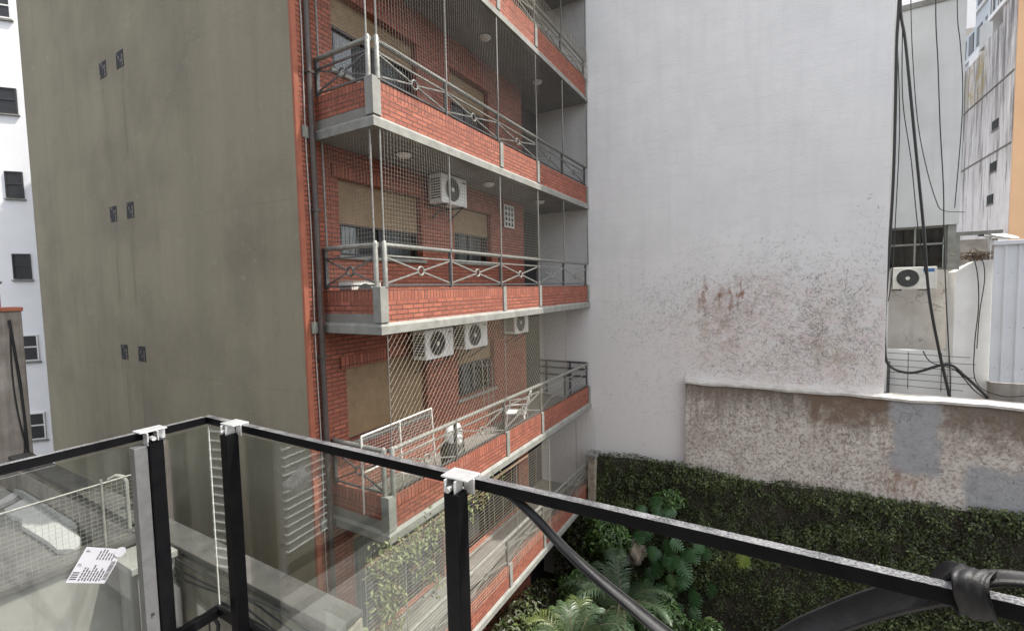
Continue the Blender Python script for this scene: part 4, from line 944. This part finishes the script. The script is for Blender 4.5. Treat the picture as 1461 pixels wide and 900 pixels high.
cable([(2.28, Yc, 5.6), (2.38, Yc, 3.5), (2.36, Yc, 1.5), (2.33, Yc, .2), (2.27, Yc, -.5)], .010, 'thin slack cable beside the thick one along the white wall edge')
cable([(2.38, Yc, 5.7), (2.42, Yc, 4.0), (2.60, Yc, 2.6), (2.74, Yc, 1.2), (2.9, Yc, .1)], .010, 'thin slack cable tangled with the slanting thick one')
cable([(2.9, Yc, -1.6), (3.05, Yc, -1.85), (3.45, Yc, -2.0), (3.75, Yc, -2.4), (3.95, Yc, -2.57)], .012, 'short black cable loose over the security bars')

# ================================================================== BACKGROUND, LEFT
lb = thing('white_building', 'white building with small dark windows beyond the olive wall', 'building', (-21.5, 5.03, -9.3))
T_ = Vector((.64, .77, 0)).normalized(); N2 = Vector((.77, -.64, 0)).normalized(); O = Vector((-21.5, 5.03, 0))
def LP(t_, d_, z): return O+T_*t_+N2*d_+Vector((0, 0, z))
b = MB(); b.obox(LP(-2, -3, 3), (T_, N2, (0, 0, 1)), (6, 2.99, 12.3), 'white_wall'); b.build('wall', lb)
for (t0, t1, z0, z1, wh) in ((-.35, .26, 8.95, 9.7, 1), (-.55, .22, 5.98, 6.78, 0), (-.25, .20, 3.28, 4.13, 0), (-.24, .22, .64, 1.47, 0), (-.30, .24, -2.08, -1.21, 1), (-.30, .25, -4.75, -3.84, 1)):
    fm = 'white_paint' if wh else 'alu_dark'; b = MB(); cz = (z0+z1)/2; ct = (t0+t1)/2; hw, hh = (t1-t0)/2, (z1-z0)/2
    for (a_, c_, h1, h2) in ((ct, z0+.02, hw, .02), (ct, z1-.02, hw, .02), (t0+.02, cz, .02, hh-.04), (t1-.02, cz, .02, hh-.04), (ct, cz+.03, hw-.04, .022)): b.obox(LP(a_, .0, c_), (T_, N2, (0, 0, 1)), (h1, .035, h2), fm)
    wd = b.build('window', lb); b = MB(); b.obox(LP(ct, .0, cz), (T_, N2, (0, 0, 1)), (hw-.04, .012, hh-.04), 'black_plastic' if not wh else 'alu_dark'); b.build('pane', wd)
    b = MB(); b.obox(LP(ct, .01, z0-.045), (T_, N2, (0, 0, 1)), (hw+.04, .05, .025), 'light_concrete'); b.build('sill', wd)
# stained party wall with cables
b = MB(); b.box(-13.0, -12.6, 1.0, 2.88, -9.3, -.24, 'dirty_concrete'); b.box(-13.02, -12.57, .98, 2.9, -.24, -.16, 'terracotta')
tag(b.build('stained_wall', bevel=.015), 'tall stained concrete wall end at left with drooping cables', 'wall')
b = MB(); b.box(-13.0, -12.6, 2.2, 2.62, -.155, .28, 'terracotta'); b.box(-13.03, -12.57, 2.17, 2.65, .28, .33, 'light_concrete'); tag(b.build('chimney', bevel=.01), 'short brick chimney stub on top of the stained wall', 'chimney')
for k, (dy, bow, lb_) in enumerate(((0, .03, 'black cable hanging straightest on the stained left wall'), (.04, -.10, 'black cable bowing inward on the stained left wall'), (-.05, .09, 'black cable bowing outward on the stained left wall'))):
    b = MB(); b.tube([(-12.56, 2.70+dy*(.3+1.5*u)+bow*math.sin(math.pi*u)+.10*u, -.4-3.1*u) for u in np.linspace(0, 1, 16)], .02 if k == 0 else .012, 'cable', 6)
    tag(b.build('cable', recalc=False), lb_, 'cable', 'cables on the stained left wall')
# long rough wall in front of the olive wall
t = thing('rough_wall', 'long low weathered wall running in front of the olive facade', 'wall', (-8, 2.68, -9.3))
b = MB(); xs = np.linspace(-13.2, -3.3, 40); vs = []
for i, x in enumerate(xs):
    dz = .015*math.sin(x*3.3)+.012*math.sin(x*8.1); vs += [(x, 2.55, -9.3), (x, 2.55+.02*math.sin(x*5), -3.13+dz*.6), (x, 2.80, -3.05+dz), (x, 2.80, -9.3)]
b.add(vs, [(i*4+k, i*4+k+1, (i+1)*4+k+1, (i+1)*4+k) for i in range(39) for k in range(3)]+[(0, 1, 2, 3), (156, 157, 158, 159)], 'weathered'); b.build('wall', t)
b = MB(); b.box(-13.15, -3.32, 2.535, 2.83, -3.055, -2.99, 'soot'); b.build('wall_top', t, bevel=.012)
b = MB(); b.box(-13.1, -6.9, 2.505, 2.545, -9.3, -3.15, 'dirty_concrete'); b.build('rough_render', t)
for k, lb_ in enumerate(('upper black cable lying along the low weathered wall', 'middle black cable sagging along the low weathered wall', 'lower black cable sagging along the low weathered wall')):
    b = MB(); b.tube([(x, 2.50-.012*k, -3.06-.05*k-.14*abs(math.sin((x+7)*1.1+k*.4))*(.5+.3*k)) for x in np.linspace(-7.0, -3.4, 26)], .011, 'cable', 6); tag(b.build('cable', recalc=False), lb_, 'cable', 'cables along the low weathered wall')
# left terrace, parapet, mesh, pier
b = MB(); b.box(-14.5, -6.9, -.4, 2.49, -3.8, -3.6, 'membrane'); struct(b.build('terrace_floor'))
def slab(poly, z0, z1, mat):
    b = MB(); n = len(poly); b.add([(x, y, z0) for x, y in poly]+[(x, y, z1) for x, y in poly], [tuple(range(n))[::-1], tuple(range(n, 2*n))]+[(i, (i+1) % n, n+(i+1) % n, n+i) for i in range(n)], mat); return b
def stretch(poly, f=1.0): return poly
tag(slab([(-11.13, 2.14), (-11.4, 2.45), (-9.01, 2.44), (-8.75, 2.40), (-8.52, 2.33), (-8.44, 2.24), (-8.64, 2.12), (-9.1, 2.13), (-10.04, 2.10), (-10.39, 2.18), (-10.68, 2.13)], -3.58, -3.5, 'terrace').build('pale_patch', bevel=.01), 'large white rounded patch on the dark terrace behind the wire mesh', 'panel')  # white patches of irregular outline, built as flat slabs
tag(slab([(-11.86, 2.42), (-11.6, 2.485), (-9.4, 2.485), (-9.1, 2.47), (-9.2, 2.44), (-11.4, 2.44)], -3.55, -3.42, 'terrace').build('pale_patch', bevel=.006), 'narrow white strip along the low wall beyond the large white patch', 'panel')
tag(slab([(-11.3, 1.86), (-11.98, 2.47), (-11.68, 2.43), (-11.53, 2.35), (-11.41, 2.16), (-11.05, 1.82)], -3.57, -3.5, 'terrace').build('pale_patch', bevel=.006), 'small white patch at the far left end of the dark terrace', 'panel')
t = thing('terrace_parapet', 'light concrete terrace parapet carrying a wire mesh screen', 'wall', (-6.8, 0, -9.3))
b = MB(); b.box(-6.9, -6.7, -.4, 2.44, -9.3, -2.98, 'light_concrete'); b.build('wall', t)
b = MB(); b.box(-6.95, -6.64, -.4, 2.44, -2.98, -2.90, 'soot'); b.build('coping', t, bevel=.01)
t = thing('wire_screen', 'square wire mesh screen fixed on the terrace parapet', 'fence', (-6.7, 0, -2.9))
b = MB(); net_grid(b, -6.7, 'y', -.4, 2.44, -2.89, -2.15, .05, .05, .0019, 'mesh_wire', 0); b.build('mesh', t, recalc=False)
b = MB(); b.tube([(-6.7, -.4, -2.15), (-6.7, 2.44, -2.15)], .012, 'pole_metal', 6); b.build('top_wire', t)
for y in (2.40, 2.05, .4): b = MB(); b.tube([(-6.7, y, -2.95), (-6.7, y, -2.1)], .016, 'pole_metal', 6); b.build('post', t)
b = MB(); b.tube([(-7.05, 2.40, -3.6), (-7.05, 2.40, -2.32), (-7.07, 2.38, -2.26), (-7.13, 2.33, -2.24), (-7.2, 2.28, -2.29)], .024, 'concrete_paint', 10); tag(b.build('vent_pipe', recalc=False), 'white gooseneck vent pipe behind the wire mesh', 'pipe')
b = MB(); b.tube([(-7.44, 2.95, -6), (-7.44, 2.95, -2.1), (-7.44, 2.95, -2.04), (-7.44, 2.95, -2.01)], [.09, .09, .075, .03], 'pipe', 12); tag(b.build('flue_pipe', recalc=False), 'dark round topped flue pipe against the olive wall', 'pipe')
t = thing('masonry_box', 'small white masonry box with a flat concrete cap beside the mesh', 'pier', (-6.55, 2.25, -5))
b = MB(); b.box(-6.62, -6.12, 2.12, 2.49, -9.3, -3.08, 'light_concrete'); b.build('body', t, bevel=.01)
b = MB(); b.box(-6.63, -6.06, 2.05, 2.50, -3.07, -2.99, 'light_concrete'); b.build('cap', t, bevel=.01)
b = MB(); b.box(-6.118, -6.11, 2.18, 2.42, -3.2, -3.12, 'dark_room'); b.build('slot', t)
b = MB(); b.box(-6.69, -3.2, -6, 2.54, -6.2, -6.0, 'yard'); struct(b.build('yard_floor'))
b = MB(); b.tube([(-5.35, 2.53, -3.55), (-5.3, 2.40, -3.5), (-5.22, 2.42, -3.42), (-5.15, 2.45, -3.55), (-5.2, 2.46, -3.7)], .02, 'cable', 6); b.tube([(-5.33, 2.45, -3.52), (-5.38, 2.46, -4.1)], .008, 'cable', 5); tag(b.build('hook', recalc=False), 'black iron hook with a loose wire on the weathered wall', 'hook')
# ribbed water-tower like building behind us, seen only in the glass
t = thing('ribbed_building', 'pale ribbed narrow building seen reflected in the balcony glass', 'building', (-15.5, -8.5, -9.3))
b = MB(); ang = R(-6); ca, sa = math.cos(ang), math.sin(ang)
b.obox((-15.9, -8.3, 0), ((ca, sa, 0), (-sa, ca, 0), (0, 0, 1)), (.95, .85, 9.4), 'tower_grey'); b.build('wall', t)
b = MB()
for k in range(60): b.obox((-15.9, -8.3, -9.2+k*.31), ((ca, sa, 0), (-sa, ca, 0), (0, 0, 1)), (1.0, .90, .022), 'white_wall')
b.build('rib', t)

# ================================================================== OWN BALCONY
b = MB(); b.box(-1.98, 7.5, -1.6, 1.06, -1.75, -1.55, 'tile'); b.box(-2.08, -1.98, -1.6, 1.06, -1.75, -1.50, 'light_concrete'); struct(b.build('balcony_floor'))
ob = thing('own_building', 'pale rendered building behind the balcony, seen only in reflections', 'building', (3, -5, -9.3))
b = MB(); b.box(-1.9, 12, -9, -1.6, -9.3, 6.5, 'dirty_concrete'); b.build('wall', ob)
b = MB(); b.box(.2, 2.4, -1.6, -1.57, -1.5, .6, 'alu_dark'); b.build('door', ob)

RZ = -.515; RH = .015
rl = thing('balcony_railing', 'black steel balcony railing with glass panels in the foreground', 'railing', (-1, .98, -1.55))
def rail(p, q, w=.020, h=.030):
    b = MB(); p = Vector(p); q = Vector(q); d = (q-p).normalized(); s_ = d.cross(Vector((0, 0, 1))); L = (q-p).length
    c = (p+q)/2; A = d*L/2; S = s_*w/2; U = Vector((0, 0, h/2))
    v = [c+A*i+S*j+U*k for i, j, k in ((-1, -1, -1), (1, -1, -1), (1, 1, -1), (-1, 1, -1), (-1, -1, 1), (1, -1, 1), (1, 1, 1), (-1, 1, 1))]
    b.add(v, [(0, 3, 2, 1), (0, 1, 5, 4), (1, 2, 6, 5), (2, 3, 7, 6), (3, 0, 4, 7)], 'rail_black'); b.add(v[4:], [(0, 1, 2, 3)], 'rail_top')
    return b.build('top_rail', rl, bevel=.002)
rail((-2.032, .972, RZ), (7.4, .972, RZ)); rail((-2.022, -1.55, RZ), (-2.022, .9615, RZ))
b = MB(); b.box(-2.05, -.72, .962, .998, -1.36, -1.32, 'rail_black'); b.build('bottom_rail', rl, bevel=.003)
b = MB(); b.box(-2.048, -2.012, -1.55, .960, -1.36, -1.32, 'rail_black'); b.build('bottom_rail', rl, bevel=.003)
def post(x, y, lens_axis):
    b = MB(); b.box(x-.023, x+.023, y-.023, y+.023, -1.55, RZ-.017, 'rail_black'); b.build('post', rl, bevel=.003)
def clamp(x, y, along):
    """fitting that grips rail on post; along = 'x' or 'y' rail direction. inner side faces the balcony"""
    b = MB(); zt = RZ+RH
    def bx(a0, a1, n0, n1, z0, z1):     # a along the rail, n towards the balcony interior
        if along == 'x': b.box(x+a0, x+a1, .98-n1, .98-n0, z0, z1, 'galv')
        else: b.box(-2.03+n0, -2.03+n1, y+a0, y+a1, z0, z1, 'galv')
    bx(-.043, .043, -.010, .052, zt+.001, zt+.006)
    bx(.012, .046, .0195, .0255, zt-.040, zt+.0008)
    bx(-.043, .043, -.0095, -.004, zt-.030, zt+.0008)
    bx(-.026, -.021, .026, .062, zt-.046, zt+.0008); bx(.006, .011, .026, .062, zt-.046, zt+.0008); bx(-.0205, .0055, .028, .062, zt-.05, zt-.046)
    o = b.build('clamp', rl, bevel=.0015)
    b = MB()
    if along == 'x': b.tube([(x-.008, .98-.045, zt-.022), (x-.008, .98-.070, zt-.022)], .008, 'galv', 6)
    else: b.tube([(-2.03+.045, y-.008, zt-.022), (-2.03+.070, y-.008, zt-.022)], .008, 'galv', 6)
    b.build('bolt', o)
post(-.723, .936, 0); clamp(-.723, .936, 'x'); post(-1.80, .936, 0); clamp(-1.80, .936, 'x'); post(-1.986, .766, 0); clamp(-1.986, .766, 'y')
b = MB(); b.box(-2.013, -1.972, .700, .741, -1.32, -.545, 'sheen_grey'); b.tube([(-1.971, .72, -1.17), (-1.967, .72, -1.17)], .004, 'black_plastic', 8); b.build('post_sheen_strip', rl, bevel=.002)  # grey bar added to imitate the reflection on the post's side face
for px_ in (1.6, 3.9): post(px_, .936, 0)
post(-1.986, -.75, 0)
def pane(p, q, z0, z1, name='glass_panel', th=.008):
    b = MB(); b.bar(((p[0]+0), p[1], (z0+z1)/2), (q[0], q[1], (z0+z1)/2), th, z1-z0, 'glass'); return b.build(name, rl)
pane((-2.03, -1.5), (-2.03, .755), -1.31, -.545); pane((-2.030, .775), (-2.022, .968), -1.31, -.545)
pane((-2.018, .968), (-1.83, .9785), -1.31, -.545); pane((-1.775, .978), (-.75, .978), -1.31, -.545)
b = MB(); b.tube([(-2.022, .972, -1.31), (-2.022, .972, -.545)], .003, 'plastic_white', 6); b.build('corner_seal', rl)
b = MB(); b.box(-1.315, -1.205, .955, .963, -1.36, -1.075, 'glass'); b.box(-1.317, -1.203, .950, .968, -1.36, -1.30, 'galv'); tag(b.build('glass_clip', bevel=.002), 'small upright glass plate fixed behind the long glass panel', 'plate')

# product label stuck to the left pane (its print is too small to read)
t = thing('label_sticker', 'white printed label with a barcode stuck on the left glass', 'label', (-2.02, .58, -.92))
C0 = Vector((-2.021, .509, -.940)); C1 = Vector((-2.021, .568, -.848)); C3 = Vector((-2.021, .606, -1.000)); U = (C3-C0); Vv = (C1-C0); Nn = Vector((1, 0, 0))
def LPt(u, v_, d=0): return C0+U*u+Vv*v_+Nn*d
b = MB(); q = [LPt(0, 0), LPt(1, 0), LPt(1.02, .55), LPt(.98, 1.0), LPt(0, 1)]
b.add(q+[p+Nn*.0012 for p in q], [(4, 3, 2, 1, 0), (5, 6, 7, 8, 9)]+[(i, (i+1) % 5, 5+(i+1) % 5, 5+i) for i in range(5)], 'label_paper'); b.build('paper', t)
b = MB(); random.seed(4)
def ink(u0, u1, v0, v1): b.face([LPt(u0, v0, .0016), LPt(u1, v0, .0016), LPt(u1, v1, .0016), LPt(u0, v1, .0016)], 'ink')
for k in range(8):                       # text lines run across the label
    u = .26+k*.075; v_ = .05+.02*(k % 2)
    while v_ < .42-.05*(k % 3): l = random.uniform(.05, .13); ink(u, u+.04, v_, v_+l); v_ += l+.015
b.build('text_block', t, recalc=False); b = MB()
for k in range(6):
    u = .42+k*.08; v_ = .66
    while v_ < .88: l = random.uniform(.05, .12); ink(u, u+.036, v_, v_+l); v_ += l+.014
b.build('text_block', t, recalc=False); b = MB()
for v_ in (.08, .14, .20, .26): ink(.03, .20, v_, v_+.035)
ink(.04, .16, .46, .475); ink(.04, .12, .50, .52); ink(.05, .16, .86, .885); ink(.05, .12, .91, .925)
b.build('print', t, recalc=False); b = MB(); v_ = .10
while v_ < .62: l = random.choice((.008, .014, .022)); ink(.86, .985, v_, v_+l); v_ += l+random.choice((.008, .014))
b.build('barcode', t, recalc=False)
b = MB(); c = LPt(.95, .92, .003); b.tube([c, c+Vector((.001, 0, 0))], .017, 'label_paper', 20); b.build('round_sticker', t)

# strap knotted on the rail
MT['strap'] = surf('worn black webbing', (.012, .012, .013), (.026, .026, .028), 22, .48, bump=.35, bsc=150, bd=.002, spec=.22)
st = thing('strap', 'worn black strap slung below the rail and knotted round it', 'strap', (.29, .98, -.5))
def ribbon(pts, widths, tw, th, name):
    b = MB(); P_ = [Vector(p) for p in pts]; vs = []; n = len(P_)
    fine = []; 
    for i in range(n-1):
        p0, p1, p2, p3 = P_[max(i-1, 0)], P_[i], P_[i+1], P_[min(i+2, n-1)]
        for k in range(8):
            u = k/8; fine.append((.5*((2*p1)+(-p0+p2)*u+(2*p0-5*p1+4*p2-p3)*u*u+(-p0+3*p1-3*p2+p3)*u**3), widths[i]*(1-u)+widths[i+1]*u, tw[i]*(1-u)+tw[i+1]*u))
    fine.append((P_[-1], widths[-1], tw[-1])); m_ = len(fine); prof = [(-1, -.6), (-.8, .9), (-.72, .6), (.72, .6), (.8, .9), (1, -.6), (.8, -1), (-.8, -1)]
    for i, (p, w_, a) in enumerate(fine):
        d = (fine[min(i+1, m_-1)][0]-fine[max(i-1, 0)][0]).normalized(); s0 = Vector((0, 1, 0)); s0 = (s0-d*s0.dot(d)).normalized(); u0 = s0.cross(d)
        if u0.z < 0: u0 = -u0
        s_ = s0*math.cos(a)+u0*math.sin(a); u_ = u0*math.cos(a)-s0*math.sin(a)
        for (e, f_) in prof: vs.append(p+s_*e*w_/2+u_*f_*th/2)
    k = len(prof); b.add(vs, [(i*k+j, i*k+(j+1) % k, (i+1)*k+(j+1) % k, (i+1)*k+j) for i in range(m_-1) for j in range(k)], 'strap', True)
    b.add(vs[:k], [tuple(range(k-1, -1, -1))], 'strap'); b.add(vs[-k:], [tuple(range(k))], 'strap'); return b.build(name, st)
ribbon([(-.60, .98, -.528), (-.566, .975, -.535), (-.50, .965, -.566), (-.40, .955, -.630), (-.28, .95, -.690), (-.152, .945, -.745), (-.06, .96, -.765), (0, .99, -.725), (.061, 1.005, -.672), (.156, 1.01, -.594), (.226, 1.005, -.542), (.262, .995, -.520)],
       [.022, .022, .023, .025, .028, .033, .040, .045, .048, .050, .050, .045], [.2, .2, .25, .3, .35, .4, .6, .8, .85, .85, .8, .6], .012, 'sling')
b = MB(); vs = []; nu, nv = 28, 9
for j in range(nv+1):
    s_ = j/nv; xo = .262+.044*s_
    for i in range(nu):
        a = 2*math.pi*i/nu; sq = 1/max(abs(math.cos(a)), abs(math.sin(a)))**.35
        rr = .0262*sq*(1+.10*math.sin(math.pi*s_)+.05*math.cos(6*math.pi*s_)+.05*math.sin(3*a+5*s_))*(1.12 if j in (0, nv) else 1.0)+.004
        vs.append((xo+.010*math.cos(a)+.006*math.sin(2*a), .972+rr*math.cos(a), -.503+rr*1.12*math.sin(a)))
for j in (nv, 0):
    for i in range(nu): x_, y_, z_ = vs[j*nu+i]; vs.append((x_+(.004 if j == 0 else -.004), .972+(y_-.972)*.84, -.503+(z_+.503)*.84))
rows = list(range(nv+1)); idx = [list(range(j*nu, j*nu+nu)) for j in rows]+[list(range((nv+1)*nu, (nv+2)*nu)), list(range((nv+2)*nu, (nv+3)*nu))]; idx.append(idx[0])
fs = [(A[i], A[(i+1) % nu], B[(i+1) % nu], B[i]) for A, B in zip(idx, idx[1:]) for i in range(nu)]
b.add(vs, fs, 'strap', True); b.build('knot', st)
ribbon([(.27, .995, -.515), (.31, 1.012, -.495), (.36, 1.022, -.488), (.46, 1.03, -.486), (.6, 1.03, -.50)], [.03, .035, .036, .036, .034], [0, 0, 0, 0, .1], .014, 'tail')
ribbon([(.235, .995, -.55), (.245, 1.005, -.52), (.262, 1.0, -.487), (.285, .985, -.480)], [.03, .035, .036, .03], [0, .1, .1, 0], .010, 'tuck')
